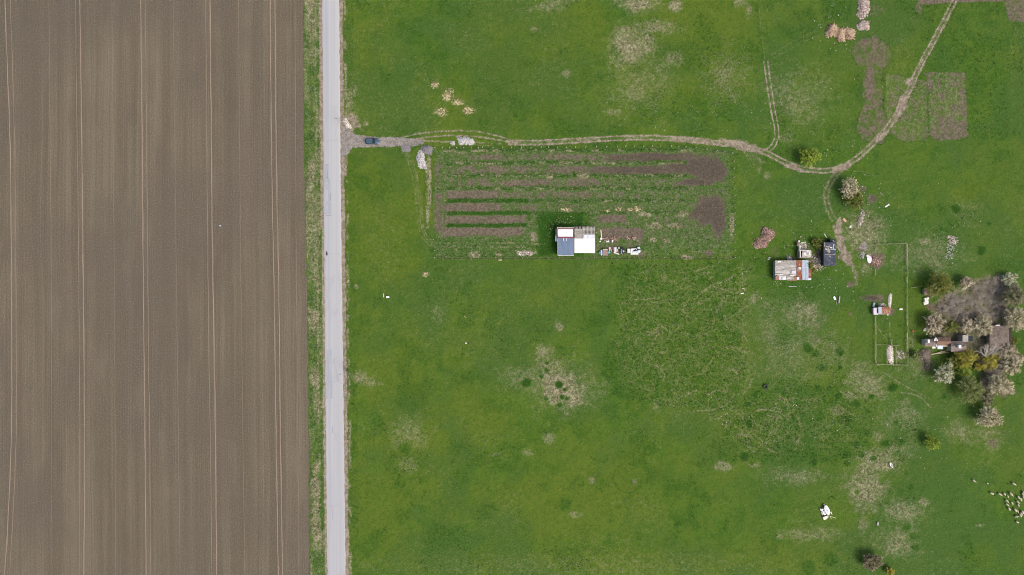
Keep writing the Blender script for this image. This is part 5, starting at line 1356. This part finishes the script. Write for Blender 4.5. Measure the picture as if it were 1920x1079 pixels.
# ================================================================== CAR
def car():
    e = empty('car', P(699, 266.3, 0), 'dark blue estate car parked on the entrance drive', 'car')
    paint = plain('dark_blue_paint', (.045, .088, .135), .06, 1.0, .22); paint.node_tree.nodes['Principled BSDF'].inputs['Specular IOR Level'].default_value = .5
    o = ORIGIN[e.name]
    L0, L1 = -2.28, 2.28
    st = [(-2.28, .72, .55, .80), (-2.15, .86, .34, .98), (-1.6, .91, .28, 1.02), (-.6, .92, .26, 1.00), (.5, .92, .26, .99), (1.1, .91, .26, .95), (1.8, .87, .28, .86), (2.15, .78, .34, .76), (2.28, .60, .48, .66)]
    mb = MB(); N = 10; vs = []
    for (x, w, zb, zt) in st:
        m = (zb + zt) / 2
        for (yy, zz) in ((-w * .82, zb), (-w * .98, zb + .1), (-w, m), (-w * .96, zt - .10), (-w * .80, zt), (w * .80, zt), (w * .96, zt - .10), (w, m), (w * .98, zb + .1), (w * .82, zb)):
            vs.append(o + Vector((x, yy, zz + .02)))
    fs = []
    for i in range(len(st) - 1):
        for k in range(N):
            fs.append((i * N + k, (i + 1) * N + k, (i + 1) * N + (k + 1) % N, i * N + (k + 1) % N))
    fs += [tuple(range(N)), tuple((len(st) - 1) * N + k for k in range(N))[::-1]]
    body = mb.add(vs, fs).build('body', paint, e, True)
    # greenhouse
    def quad(name, pts, mat, par=e, th=.02):
        m = MB(); ps = [o + Vector(p) for p in pts]
        nn = (ps[1] - ps[0]).cross(ps[3] - ps[0]).normalized()
        m.add([p - nn * th for p in ps] + ps, [(3, 2, 1, 0), (4, 5, 6, 7), (0, 1, 5, 4), (1, 2, 6, 5), (2, 3, 7, 6), (3, 0, 4, 7)])
        return m.build(name, mat, par)
    zr, zb = 1.48, 1.02
    quad('roof', [(-1.85, -.60, zr), (.15, -.62, zr), (.15, .62, zr), (-1.85, .60, zr)], paint, th=.06)
    quad('windscreen', [(.16, -.61, zr - .01), (.98, -.74, zb - .04), (.98, .74, zb - .04), (.16, .61, zr - .01)], M_GLASS)
    quad('rear_window', [(-2.16, -.66, zb), (-1.86, -.59, zr - .01), (-1.86, .59, zr - .01), (-2.16, .66, zb)], M_GLASS)
    for s_ in (-1, 1):
        a = [(-2.1, s_ * .76, zb), (.92, s_ * .76, zb - .03), (.14, s_ * .625, zr - .02), (-1.84, s_ * .605, zr - .02)]
        quad('side_window', a if s_ < 0 else a[::-1], M_GLASS)
        for x in (-.85, -.1):
            m = MB(); m.bar(o + Vector((x, s_ * .77, zb)), o + Vector((x, s_ * .63, zr)), .07, .03); m.build('pillar', paint, e)
        m = MB(); m.bar(o + Vector((-1.7, s_ * .56, zr + .06)), o + Vector((.0, s_ * .56, zr + .06)), .04, .04); m.build('roof_rail', M_STEEL, e)
        m = MB(); m.box(o + Vector((.72, s_ * 1.0, 1.05)), (.14, .2, .14)); m.build('mirror', paint, e)
        m = MB(); m.box(o + Vector((2.12, s_ * .62, .72)), (.24, .26, .12), -s_ * .35); m.build('headlight', M_ZINC2, e)
        m = MB(); m.box(o + Vector((-2.21, s_ * .70, .80)), (.08, .18, .16), s_ * .3); m.build('tail_light', M_RED, e)
        for x in (-.95, .0):
            m = MB(); m.box(o + Vector((x, s_ * .925, .86)), (.18, .03, .03)); m.build('door_handle', M_STEEL, e)
        for x in (-1.4, 1.42):
            m = MB(); m.tube([o + Vector((x, s_ * .72, .32)), o + Vector((x, s_ * .93, .32))], .32, 14); w = m.build('wheel', M_BLACK, e)
            m = MB(); m.tube([o + Vector((x, s_ * .90, .32)), o + Vector((x, s_ * .95, .32))], .19, 10); m.build('rim', M_STEEL, w)
    m = MB(); m.box(o + Vector((2.29, 0, .55)), (.04, .9, .16)); m.build('grille', M_BLACK, e)
    m = MB(); m.box(o + Vector((2.27, 0, .40)), (.04, .5, .11)); m.build('number_plate', M_OFFW, e)
car()

# ================================================================== POWER POLES
def pole(ub, vb, h_, label, az):
    b = P(ub, vb, 0)
    e = empty('power_pole', b, label, 'pole')
    m = MB(); m.tube([b + Vector((0, 0, -.5)), b + Vector((0, 0, h_))], [.19, .11], 8); m.build('shaft', M_CONC, e, True)
    d = Vector((math.cos(az), math.sin(az), 0))
    for zz, ln in ((h_ - .35, .95),):
        m = MB(); m.bar(b + Vector((0, 0, zz)) - d * ln, b + Vector((0, 0, zz)) + d * ln, .12, .12); m.build('crossarm', M_STEEL, e)
        for t in (-.9, -.35, .9):
            q = b + Vector((0, 0, zz)) + d * ln * t
            m = MB(); m.tube([q + Vector((0, 0, .05)), q + Vector((0, 0, .28))], [.08, .05], 8); m.build('insulator', M_BLACK, e)
pole(647, 236, 10.0, 'utility pole rising at the entrance to the drive', 0.15)
pole(653, 695.6, 9.0, 'utility pole by the road below the middle of the picture', 0.1)

# ================================================================== SHEEP
M_FLEECE = plain('fleece', (.54, .475, .34), .12, 6.0, .95)
M_FACE = plain('sheep_face', (.30, .24, .18), .2, 6.0, .9)
def sheep_mesh(graze):
    V_ = [(-.36, 0, .62, .23), (0, 0, .64, .27), (.33, 0, .63, .22)]
    E_ = [(0, 1), (1, 2)]
    def add(p, par):
        V_.append(p); E_.append((par, len(V_) - 1)); return len(V_) - 1
    if graze: n_ = add((.52, 0, .60, .13), 2); hd = add((.66, 0, .42, .10), n_); add((.74, 0, .24, .055), hd)
    else: n_ = add((.52, 0, .80, .13), 2); hd = add((.68, 0, .90, .10), n_); add((.84, 0, .82, .055), hd)
    add((-.58, 0, .60, .06), 0)
    for s_ in (-1, 1):
        a = add((-.36, s_ * .15, .46, .10), 0); b = add((-.32, s_ * .15, .36, .065), a); c = add((-.41, s_ * .15, .20, .04), b); add((-.39, s_ * .15, .0, .04), c)
        a = add((.32, s_ * .14, .46, .09), 2); b = add((.32, s_ * .14, .22, .045), a); add((.32, s_ * .14, .0, .04), b)
    me = bpy.data.meshes.new('sheep_rig'); me.from_pydata([v_[:3] for v_ in V_], E_, [])
    o = bpy.data.objects.new('sheep_rig', me); link(o)
    md = o.modifiers.new('skin', 'SKIN')
    for d, v_ in zip(me.skin_vertices[0].data, V_): d.radius = (v_[3], v_[3])
    me.skin_vertices[0].data[0].use_root = True
    sb = o.modifiers.new('sub', 'SUBSURF'); sb.levels = 1; sb.render_levels = 1
    dg = bpy.context.evaluated_depsgraph_get()
    out = bpy.data.meshes.new_from_object(o.evaluated_get(dg))
    bpy.data.objects.remove(o)
    out.name = 'sheep'
    out.materials.clear(); out.materials.append(M_FLEECE); out.materials.append(M_FACE)
    for p in out.polygons:
        p.use_smooth = True
        c = p.center
        p.material_index = 1 if (c.z < .34 and c.x < .6) or c.x > .60 else 0
    return out
SM = [sheep_mesh(False), sheep_mesh(True)]
ear = MB(); ear.tube([(0, -.20, 0), (0, -.08, .02), (0, 0, .03)], [.015, .035, .02], 5); earm = bpy.data.meshes.new('ear'); earm.from_pydata(ear.v, [], ear.f); earm.materials.append(M_FACE)
SL2 = {8: 'sheep on the left edge of the flock, first below the half-grown one', 9: 'sheep alone in the gap in the middle of the flock', 10: 'sheep on the left edge of the flock, second below the half-grown one', 11: 'lowest sheep on the left edge of the flock', 12: 'sheep leading a pair just right of the middle gap', 13: 'smaller sheep following right under the pair leader', 14: 'left of two sheep side by side above the middle pair', 15: 'right of two sheep side by side above the middle pair', 16: 'sheep at the frame edge just below the top right trio',
       17: 'upper sheep of the top right trio', 18: 'lower left sheep of the top right trio', 26: 'right sheep of the top right trio, nearest the frame edge', 19: 'left of two sheep side by side in the lower flock', 20: 'right of two sheep side by side in the lower flock', 21: 'upper right sheep of the bottom trio', 22: 'middle sheep of the bottom trio', 23: 'lower left sheep of the bottom trio'}
FL = [(215, 187, 40, 1.0), (452, 235, 35, .7), (885, 238, 38, 1.1), (515, 400, 22, 1.15), (650, 412, 38, 1.1), (732, 410, 48, 1.0), (835, 408, 55, 1.25), (790, 452, 60, .8), (768, 525, 48, 1.05), (860, 565, 60, .95), (777, 590, 40, 1.0), (808, 660, 62, 1.05), (955, 545, 55, 1.0), (968, 600, 65, .85), (965, 468, 58, 1.1), (1005, 500, 65, 1.05), (1050, 468, 75, 1.05), (1053, 390, 65, 1.0), (1040, 414, 60, .9),
      (910, 680, 62, 1.15), (948, 700, 65, .95), (1035, 715, 75, 1.05), (1015, 742, 60, .9), (1000, 770, 60, 1.0), (932, 790, -10, 1.0), (948, 885, 30, .95), (1068, 402, 62, .95)]
SL = {0: 'lone sheep farthest from the flock, nearest the cream tree', 1: 'small dark lamb trailing between two lone sheep', 2: 'single sheep standing above the flock near the frame edge', 3: 'sheep leading the row at the upper left of the flock', 4: 'second sheep of the row behind the leading one', 5: 'third sheep of the row behind the leading one',
      6: 'largest sheep, at the right end of the upper row', 24: 'sheep standing crosswise near the bottom of the flock', 25: 'lowest sheep, alone just below the flock', 7: 'half-grown sheep tucked beneath the upper row'}
for k, (x, y, a, sc_) in enumerate(FL):
    o = bpy.data.objects.new('sheep', SM[k % 2 if k not in (0, 2) else 0]); link(o)
    o.location = P(1800 + x / 9, 880 + y / 9, 0); o.rotation_euler = (0, 0, R(-a)); o.scale = (sc_ * 1.0,) * 3
    tag(o, SL.get(k) or SL2[k], 'sheep', 'sheep grazing in the lower right pasture')
    for s_ in (-1, 1):
        c = bpy.data.objects.new('ear', earm); c.parent = o; link(c)
        g = o.data is SM[1]
        c.location = (.62, s_ * .06, .50 if g else .96); c.scale = (1, -s_, 1)

# ================================================================== LOOSE THINGS IN THE GRASS
def boxthing(name, mat, u, v, du, dv, h_, ang, label, cat, lid=None, z=0.0):
    """slatted crate or chest: a body with a rim and a proud lid"""
    b = P(u, v, 0); b.z = z
    m = MB(); m.box(b + Vector((0, 0, h_ / 2)), (du * S, dv * S, h_), R(-ang))
    m.box(b + Vector((0, 0, h_ + .02)), (du * S * 1.06, dv * S * 1.08, .05), R(-ang)); m.box(b + Vector((0, 0, h_ * .5)), (du * S * 1.03, dv * S * 1.03, .06), R(-ang))
    return m.thing(name, mat, b, label, cat)
def plank(mat, u0, v0, u1, v1, w, label, name='plank', cat='plank', z=.12, th=.06):
    """a warped board: three lengths end to end"""
    a, b = P(u0, v0), P(u1, v1); a.z = b.z = z
    m = MB(); q = [a.lerp(b, t) + Vector((0, 0, d)) for t, d in ((0, 0), (.35, .03), (.7, .01), (1, .05))]
    for p, r_ in zip(q[:-1], q[1:]): m.bar(p, r_, w, th)
    return m.thing(name, mat, a.lerp(b, .5) - Vector((0, 0, z)), label, cat)
def barrel(mat, u, v, r_, h_, label, name='barrel', cat='barrel'):
    b = P(u, v, 0)
    m = MB(); m.tube([b, b + Vector((0, 0, h_ * .3)), b + Vector((0, 0, h_ * .5)), b + Vector((0, 0, h_ * .7)), b + Vector((0, 0, h_))], [r_ * .9, r_ * 1.0, r_ * .95, r_, r_ * .88], 14)
    m.tube([b + Vector((0, 0, h_)), b + Vector((0, 0, h_ + .05))], [r_ * .93, r_ * .93], 14)
    return m.thing(name, mat, b, label, cat)
boxthing('white_crate', M_WHITE, 727.2, 557.4, 5.4, 3.0, .45, 0, 'white crate lying in the open grass right of the road', 'crate')
plank(M_WOODY, 719.6, 550.8, 719.5, 557.8, .26, 'yellowish plank upright in the picture beside the white crate')
plank(M_WOOD, 934.6, 488.2, 941.2, 488.0, .34, 'pale board lying below the garden fence')
boxthing('white_crate', M_WHITE, 1139.2, 453.2, 4.8, 3.0, .4, 0, 'white crate on the earth below the dug bed', 'crate')
boxthing('white_crate', M_WHITE, 1148, 452.8, 2.4, 4.0, .45, 0, 'narrow white crate right of the other one by the dug bed', 'crate')
plank(M_WOODY, 1126.4, 431, 1127.8, 446, .28, 'long yellowish plank beside the lattice of the small house')
barrel(M_OFFW, 1126.8, 448.3, .42, .7, 'pale tub at the foot of the long yellowish plank', 'tub', 'tub')
barrel(M_WHITE, 1125, 453, .22, .4, 'small white bucket below the pale tub', 'bucket', 'bucket')
# junk yard right of the house
hu = empty('hutch', P(1134.5, 474, 0), 'low hutch with a pinkish felt top among the junk by the house', 'hutch')
part_px('body', M_WOODG, hu, 1130.4, 469, 1139, 479, -.05, .9); panel('lid', M_PINK, hu, 1130, 468.6, 1139.6, 479.6, 1.05, .95, .06); part_px('edge', M_OFFW, hu, 1130.5, 467.8, 1139.5, 468.5, .95, 1.05)
wr_ = MB()
for k in range(4): wr_.box(P(1127.6, 470.5 + k * 2.4, 0) + Vector((0, 0, .35 + .05 * k)), (.55, .5, .6), .2 * k, 0, .5)
wr_.thing('scrap_sheet', M_PALEB, P(1127, 474), 'crumpled pale blue sheet metal left of the hutch', 'sheet')
barrel(M_TEAL, 1141.4, 474, .42, .9, 'teal barrel touching the right side of the hutch'); barrel(M_BLUEP, 1124.4, 474.5, .38, .8, 'blue barrel at the left end of the junk row')
for k, (u0, v0, u1, v1, m_, lb) in enumerate(((1142.4, 463.5, 1143.0, 471.5, M_OFFW, 'white plank leaning in the junk row, leftmost'), (1144.4, 464.5, 1146.2, 471.8, M_WHITE, 'white plank leaning in the junk row, second'), (1147.8, 462.6, 1149.4, 471.2, M_REDW, 'dark red plank in the junk row'), (1149.6, 463.2, 1149.8, 472, M_LIL, 'lilac plank in the junk row'), (1139.6, 464, 1140.4, 468.4, M_REDW, 'short red plank above the hutch'), (1148.4, 473, 1150, 478, M_REDW, 'red board lying at the foot of the junk row'))):
    plank(m_, u0, v0, u1, v1, .2, lb)
wp_ = empty('panel_stack', P(1154, 468.6, 0), 'stack of upright white panels in the middle of the junk row', 'panels')
for k in range(3): part_px('panel', M_WHITE, wp_, 1152 + k * 1.35, 464, 1153.2 + k * 1.35, 473.4, .02, .8 + .06 * k)
barrel(M_OFFW, 1160.2, 465.6, .24, .5, 'cream bucket right of the white panels', 'bucket', 'bucket')
plank(M_OFFW, 1150.5, 473.8, 1161, 477.4, .3, 'long cream board sloping under the white panels'); plank(M_OFFW, 1157.4, 468, 1158.2, 472.4, .2, 'short white stick beside the cream bucket')
cr = empty('handcart', P(1168, 471, 0), 'dark blue-grey handcart among the junk by the house', 'cart')
part_px('tub', M_TARP, cr, 1165, 468.8, 1170.6, 476, .45, .95); part_px('rim', M_ZINC2, cr, 1164.4, 467.8, 1165, 476.4, .4, 1.0); part_px('cover', M_TARPD, cr, 1165, 464.6, 1171, 468.4, .4, .85)
for (u, v) in ((1164.6, 473), (1171, 473)):
    m = MB(); c = P(u, v, 0); m.tube([c + Vector((-.05, 0, .3)), c + Vector((.05, 0, .3))], .3, 12); m.build('wheel', M_BLACK, cr)
m = MB(); m.bar(P(1166, 476, .7), P(1168, 480, .5), .05, .05); m.build('handle', M_WOOD, cr); m = MB(); m.box(P(1169.6, 471.6, 1.0), (.3, .4, .12), .6); m.build('rag', M_WHITE, cr)
tp = empty('tarpaulined_stack', P(1188, 471, 0), 'stack under white and dark blue tarpaulins at the end of the junk row', 'stack')
part_px('base_sheet', M_OFFW, tp, 1182.4, 474.6, 1197, 477.8, -.02, .35); part_px('body', M_PALEB, tp, 1182, 467, 1200.4, 474.2, -.02, .8)
for pts, m_, z in (([(1186, 471), (1190, 468.2), (1195, 466.8), (1196.4, 468), (1194.6, 471), (1190, 471.8)], M_TARPD, 1.0), ([(1195, 467.2), (1200, 467), (1200.4, 468.6), (1196, 470)], M_TARPD, .99), ([(1194.8, 464.2), (1199.6, 463.4), (1200.6, 467), (1196, 467.4)], M_PALEB, .97), ([(1183, 466.6), (1194, 466), (1190, 468), (1185.6, 470.6), (1183.4, 474.4), (1182.2, 474)], M_WHITE, .96), ([(1186, 472), (1190, 472), (1192.6, 473.6), (1187, 474)], M_WHITE, .95), ([(1195.6, 471), (1200.6, 469.4), (1201, 472.4), (1197, 474)], M_WHITE, .94)):
    m = MB(); m.prism([P(u, v, z)[:2] for u, v in pts[::-1]], z - .2, z); m.build('tarpaulin', m_, tp)
m = MB(); m.box(P(1193, 468.6, 1.1), (.26, .26, .16)); m.build('weight', M_WHITE, tp)
boxthing('cream_cabinet', M_OFFW, 1178.4, 471, 5, 7.4, .7, 0, 'cream cabinet lying left of the tarpaulined stack', 'cabinet'); boxthing('black_box', M_TARPD, 1181, 472.8, 1.3, 7, .5, 0, 'narrow black box between cabinet and tarpaulined stack', 'box')
# pale things round the ruins
plank(M_WHITE, 1659.4, 388.4, 1667.4, 384.0, .42, 'white board lying right of the olive tree'); plank(M_WOODG, 1650, 361.6, 1656, 367.4, .16, 'thin grey stick above the white board')
plank(M_ORANGE, 1580.6, 410.4, 1586, 416.2, .75, 'salmon coloured board beside the bare path', 'board', 'board'); plank(M_WHITE, 1593, 427, 1595.8, 423.6, .4, 'short white board below the salmon one')
plank(M_WHITE, 1545.4, 439, 1549.6, 446, .22, 'bent white pipe above the tar-paper shed', 'pipe', 'pipe')
plank(M_ZINC2, 1478.6, 537.6, 1493, 537.8, .12, 'thin grey pipe on the grass below the wooden shed', 'pipe', 'pipe')
boxthing('white_slab', M_WHITE, 1564.3, 559.4, 3.4, 6.2, .25, -25, 'white slab beside a short log in the pasture', 'slab'); plank(M_WOODG, 1567, 563, 1568.6, 572, .1, 'thin stick below the white slab')
m = MB(); a, b = P(1573.6, 555.8), P(1571.8, 569); m.tube([a + Vector((0, 0, .2)), a.lerp(b, .5) + Vector((.05, 0, .22)), b + Vector((0, 0, .2))], [.22, .24, .2], 9); m.thing('log', M_WOOD, a.lerp(b, .5), 'short pale log beside the white slab', 'log')
lm = empty('folded_sheet', P(1629, 486, 0), 'crumpled lilac and white sheet beside the brick debris', 'sheet')
for pts, m_, z in (([(1624, 479), (1627, 477.6), (1634, 482), (1634.4, 486), (1630, 486), (1626, 484)], M_LIL, .35), ([(1626, 484), (1634, 484.2), (1634.6, 488), (1632.6, 493.4), (1629.6, 494), (1626.6, 490)], M_WHITE, .42)):
    m = MB(); m.prism([P(u, v, z)[:2] for u, v in pts[::-1]], -.02, z); m.build('fold', m_, lm)
boxthing('white_trough', M_WHITE, 1688, 580.2, 5.2, 2.6, .4, 0, 'white trough right of the rusty hut', 'trough'); boxthing('green_box', plain('pale_green_paint', (.36, .47, .40), .15, 2.0), 1637, 572, 2.8, 7.6, .6, 10, 'pale green box at the upper left of the rusty hut', 'box')
hw = empty('wooden_hutch', P(1736, 548, 0), 'brown wooden hutch at the left edge of the farmyard', 'hutch'); part_px('body', M_WOODG, hw, 1733.8, 541.6, 1738.6, 553.4, -.05, 1.2); panel('lid', M_PINK, hw, 1733.2, 541, 1739.2, 554, 1.4, 1.3, .06)
rk = MB(); rk.box(P(1735, 564, 0) + Vector((0, 0, .35)), (1.2, 1.9, .7), .1); rk.box(P(1734, 568.5, 0) + Vector((0, 0, .3)), (1.4, 1.0, .6), .3); rk.box(P(1737, 560, 0) + Vector((0, 0, .4)), (.7, .7, .8), .5); rk.thing('white_lumps', M_OFFW, P(1735, 565), 'whitish concrete lumps below the wooden hutch', 'lumps')
rk = MB(); rk.rock(P(1732.4, 619.5, 0) + Vector((0, 0, .2)), .6, rr_, 0, .6); rk.rock(P(1734, 616, 0) + Vector((0, 0, .2)), .4, rr_, 0, .6); rk.thing('white_stone', M_OFFW, P(1733, 619), 'white stone at the foot of the cream tree above the farmhouse', 'stone')
barrel(M_RED, 1711, 621.4, .28, .35, 'red bucket in the grass right of the paddock', 'bucket', 'bucket'); boxthing('white_block', M_WHITE, 1497.5, 453, 3, 3, .3, 0, 'pale block standing above the ruined hut', 'block')
for u, v, lb in ((1442.5, 484, 'white scrap left of the wooden shed, upper'), (1441, 486.6, 'white scrap left of the wooden shed, lower')): plank(M_OFFW, u - 2, v, u + 2, v - .4, .28, lb, 'white_scrap', 'scrap')
plank(M_WHITE, 1388.5, 551.2, 1394, 550, .3, 'white curved scrap near the upper end of the trails', 'white_scrap', 'scrap'); plank(M_WOOD, 1391, 541, 1396, 542, .3, 'tan scrap just above the white curved one', 'tan_scrap', 'scrap')
t_ = MB(); c = P(1434.5, 725, 0)
ring = [c + Vector((math.cos(a) * .62, math.sin(a) * .62, .22)) for a in [6.2832 * k / 20 for k in range(20)]]
t_.tube(ring + ring[:2], .22, 8, 0, False); t_.thing('tractor_tyre', plain('worn_rubber', (.045, .05, .045), .3, 3.0), c, 'black tractor tyre lying in the grass below the trails', 'tyre', smooth=True)
# upturned boat-shaped tub
def tub(u, v, l, w, ang, mat, label):
    c = P(u, v, 0); m = MB(); n = 16
    rot = Matrix.Rotation(R(-ang), 3, 'Z')
    rings = [(1.0, -.02), (1.06, .38), (1.12, .42), (.92, .42), (.78, .12), (.02, .10)]
    vs = []; fs = []
    for (s_, z) in rings:
        for k in range(n):
            t = 6.2832 * k / n
            vs.append(c + rot @ Vector((l / 2 * s_ * math.cos(t), w / 2 * s_ * math.sin(t), z)))
    for i in range(len(rings) - 1):
        for k in range(n): fs.append((i * n + k, i * n + (k + 1) % n, (i + 1) * n + (k + 1) % n, (i + 1) * n + k))
    m.add(vs, fs); return m.thing('bath_tub', mat, c, label, 'tub', smooth=True)
tub(1670, 871.8, 1.75, .75, 62, M_WHITE, 'white oval tub on the dry patch in the lower pasture'); tub(1645, 982, 1.0, .5, 95, M_OFFW, 'small whitish trough below the wrecked white shelter')
# wreck of a white caravan or shelter
wk = empty('wrecked_shelter', P(1549, 960, 0), 'wrecked white shelter collapsed on the grass, panels slumped together', 'wreck')
def slab(name, pts, mat, z0, z1):
    m = MB(); m.prism([P(u, v, z1)[:2] for u, v in pts[::-1]], z0, z1); return m.build(name, mat, wk)
slab('roof_shell', [(1546.6, 949), (1549.4, 948), (1552, 950), (1554.4, 953.6), (1556, 957.6), (1556.6, 961), (1555, 966), (1552.6, 966.4), (1549, 962.6), (1546.8, 958.6), (1545.4, 954)], M_WHITE, .5, 1.0)
slab('roof_rib', [(1547.8, 952), (1549, 951.4), (1553, 961), (1551.6, 962)], M_PALEB, 1.0, 1.1); slab('side_panel', [(1537.8, 955), (1539.4, 954), (1541, 958.6), (1539.6, 959.4)], M_WHITE, 0, .6)
slab('side_panel', [(1540.4, 955), (1543.6, 954.2), (1548, 962), (1549.6, 965), (1545, 966.6), (1542.6, 961)], M_WHITE, 0, .55); slab('side_panel', [(1544, 947), (1546, 946.4), (1548, 948.4), (1547, 949.4)], M_OFFW, 0, .6)
slab('opening', [(1542.6, 956.2), (1544, 956.4), (1545.4, 959.4), (1544.4, 959.8)], M_TARPD, .55, .58); slab('opening', [(1546, 961.4), (1547, 961.6), (1548, 963.6), (1547, 964)], M_TARPD, .55, .58); slab('opening', [(1551.4, 956.6), (1552.6, 956.8), (1552.6, 959), (1551.4, 959)], M_TARP, 1.0, 1.03)
slab('floor_panel', [(1543, 970.4), (1551, 967.4), (1552, 971.6), (1549, 974.4), (1545, 975.6)], plain('cream_panel', (.72, .68, .55), .1, 2.0), 0, .5); slab('frame_bar', [(1541, 967), (1551, 966.2), (1551, 967.2), (1541.4, 968.2)], M_DARK, 0, .45); slab('edge_panel', [(1551.8, 966.6), (1553, 967), (1553, 971.4), (1552, 972)], M_OFFW, 0, .5)
slab('flap', [(1556.6, 960.4), (1558.8, 960), (1560.8, 965.4), (1559.4, 964.6), (1557.6, 962.4)], M_OFFW, .2, .5); slab('base_frame', [(1539.8, 960), (1542, 961.4), (1543.4, 965.6), (1541.4, 966.6)], M_LIL, 0, .3)
for (a, b, c, d) in ((1555, 968, 1567, 971.8), (1556, 970, 1559, 973.6), (1555.4, 967.4, 1558.4, 970.4)):
    m = MB(); m.bar(P(a, b, .3), P(c, d, .15), .12, .08); m.build('broken_strut', M_WOODY, wk)
# scraps in the plot and a bluish bag in the field
plank(M_OFFW, 872.2, 643.8, 875.4, 643.9, .42, 'white scrap beside a dark stick in the open grass', 'white_scrap', 'scrap'); plank(M_BLACK, 878, 642.6, 879.8, 645.6, .22, 'short dark stick right of the white scrap', 'stick', 'stick'); plank(M_WOOD, 870.4, 593, 874.2, 596.4, .16, 'curved pale stick above the white scrap', 'stick', 'stick')
sk = MB(); sk.rock(P(413, 423.5, 0) + Vector((0, 0, .12)), .26, rr_, 0, .5); sk.rock(P(413.6, 424.4, 0) + Vector((0, 0, .1)), .16, rr_, 0, .5); sk.thing('plastic_bag', M_PALEB, P(413, 423.5), 'bluish white bag lost on the brown field', 'bag')

# ================================================================== FINE SCATTER
def scatter(name, label, cat, pts, tones, size, mat, kind, seed):
    rnd = random.Random(seed); mb = MB()
    for (u, v), t in zip(pts, tones):
        p = P(u, v, 0); p.z = ground_z(u, v)
        if kind == 'litter':
            sx, sy = size * rnd.uniform(.4, 1.3), size * rnd.uniform(.3, .9)
            mb.box(p + Vector((0, 0, .05)), (sx, sy, .06), rnd.uniform(0, 3.14), 0, t, rnd.uniform(-.3, .3), rnd.uniform(-.3, .3))
        else:
            for k in range(5):
                a = rnd.uniform(0, 6.283); l = size * rnd.uniform(.5, 1.3); w = l * .16
                d = Vector((math.cos(a), math.sin(a), 0)); n_ = Vector((-d.y, d.x, 0))
                q = p + d * l * .12
                mb.add([q - n_ * w, q + n_ * w, q + d * l * .8 + Vector((0, 0, l * rnd.uniform(.35, .8)))], [(0, 1, 2)], 0, min(1, max(0, t + rnd.gauss(0, .12))))
    o = mb.build(name, mat, None, tones=True)
    return tag(o, label, cat, kind='stuff')
def pick(M, n, lo, u0, u1, v0, v1, seed, power=1.0):
    g = np.random.default_rng(seed); out = []
    while len(out) < n:
        uu, vv = g.uniform(u0, u1, 20000), g.uniform(v0, v1, 20000)
        ii = np.clip(np.searchsorted(UA, uu), 0, NU - 1); jj = np.clip(np.searchsorted(VA, vv), 0, NV - 1)
        ok = (M[jj, ii] - lo) ** power > g.random(20000)
        ok &= (uu < lerp(vv, ROAD_L) - 4) | (uu > lerp(vv, ROAD_R) + 6)
        ok &= uu > lerp(vv, FIELD_E) + 1
        out += list(zip(uu[ok], vv[ok]))
    return out[:n]
bare = np.clip(1 - L['sand'] - L['gravel'] - L['soil'] * .8, 0, 1)
M_TUFT = toned('grass_blades', [(.022, .062, .005), (.036, .088, .007), (.052, .108, .010), (.070, .122, .018)])
M_TUFTD = toned('dead_grass_blades', [(.08, .08, .035), (.145, .135, .065), (.22, .195, .11)])
pts = pick(np.clip(L['lush'], 0, 1) * bare, 11000, .25, 570, 1960, -20, 1100, 3)
scatter('rank_grass', 'tufts of rank green grass over the pasture and verges', 'grass', pts, [random.gauss(.35, .2) for _ in pts], .42, M_TUFT, 'tuft', 4)
pts = pick(np.clip(L['dry'] + L['straw'], 0, 1), 6000, .30, 570, 1960, -20, 1100, 5)
scatter('dead_grass', 'tufts of bleached dead grass in the dry patches', 'grass', pts, [random.gauss(.55, .22) for _ in pts], .40, M_TUFTD, 'tuft', 6)
LIT = np.zeros_like(U)
for (u, v, ru, rv, a) in ((1490, 495, 80, 50, .7), (1535, 495, 50, 45, 1.0), (1560, 40, 30, 40, .9), (1570, 80, 30, 16, .8), (1625, 400, 40, 40, .8), (1630, 440, 30, 60, .5), (1640, 490, 20, 16, .8), (1784, 465, 14, 36, .9), (1500, 530, 60, 12, 1.1), (1680, 600, 60, 90, .12), (1560, 560, 120, 140, .12), (1620, 250, 160, 160, .14), (1300, 220, 160, 40, .25), (1500, 800, 200, 120, .15), (1750, 830, 100, 100, .12), (1160, 462, 50, 24, .5), (1750, 620, 30, 30, .4), (1300, 640, 120, 120, .07), (1840, 440, 60, 60, .15)):
    blob(LIT, u, v, ru, rv, a, 0, .7, .5)
pts = pick(LIT, 420, .06, 660, 1920, 0, 1079, 8)
scatter('litter', 'small pale scraps of litter strewn round the ruins and pasture', 'litter', pts, [min(1, max(0, random.gauss(.62, .28))) for _ in pts], .27, M_LITT, 'litter', 9)
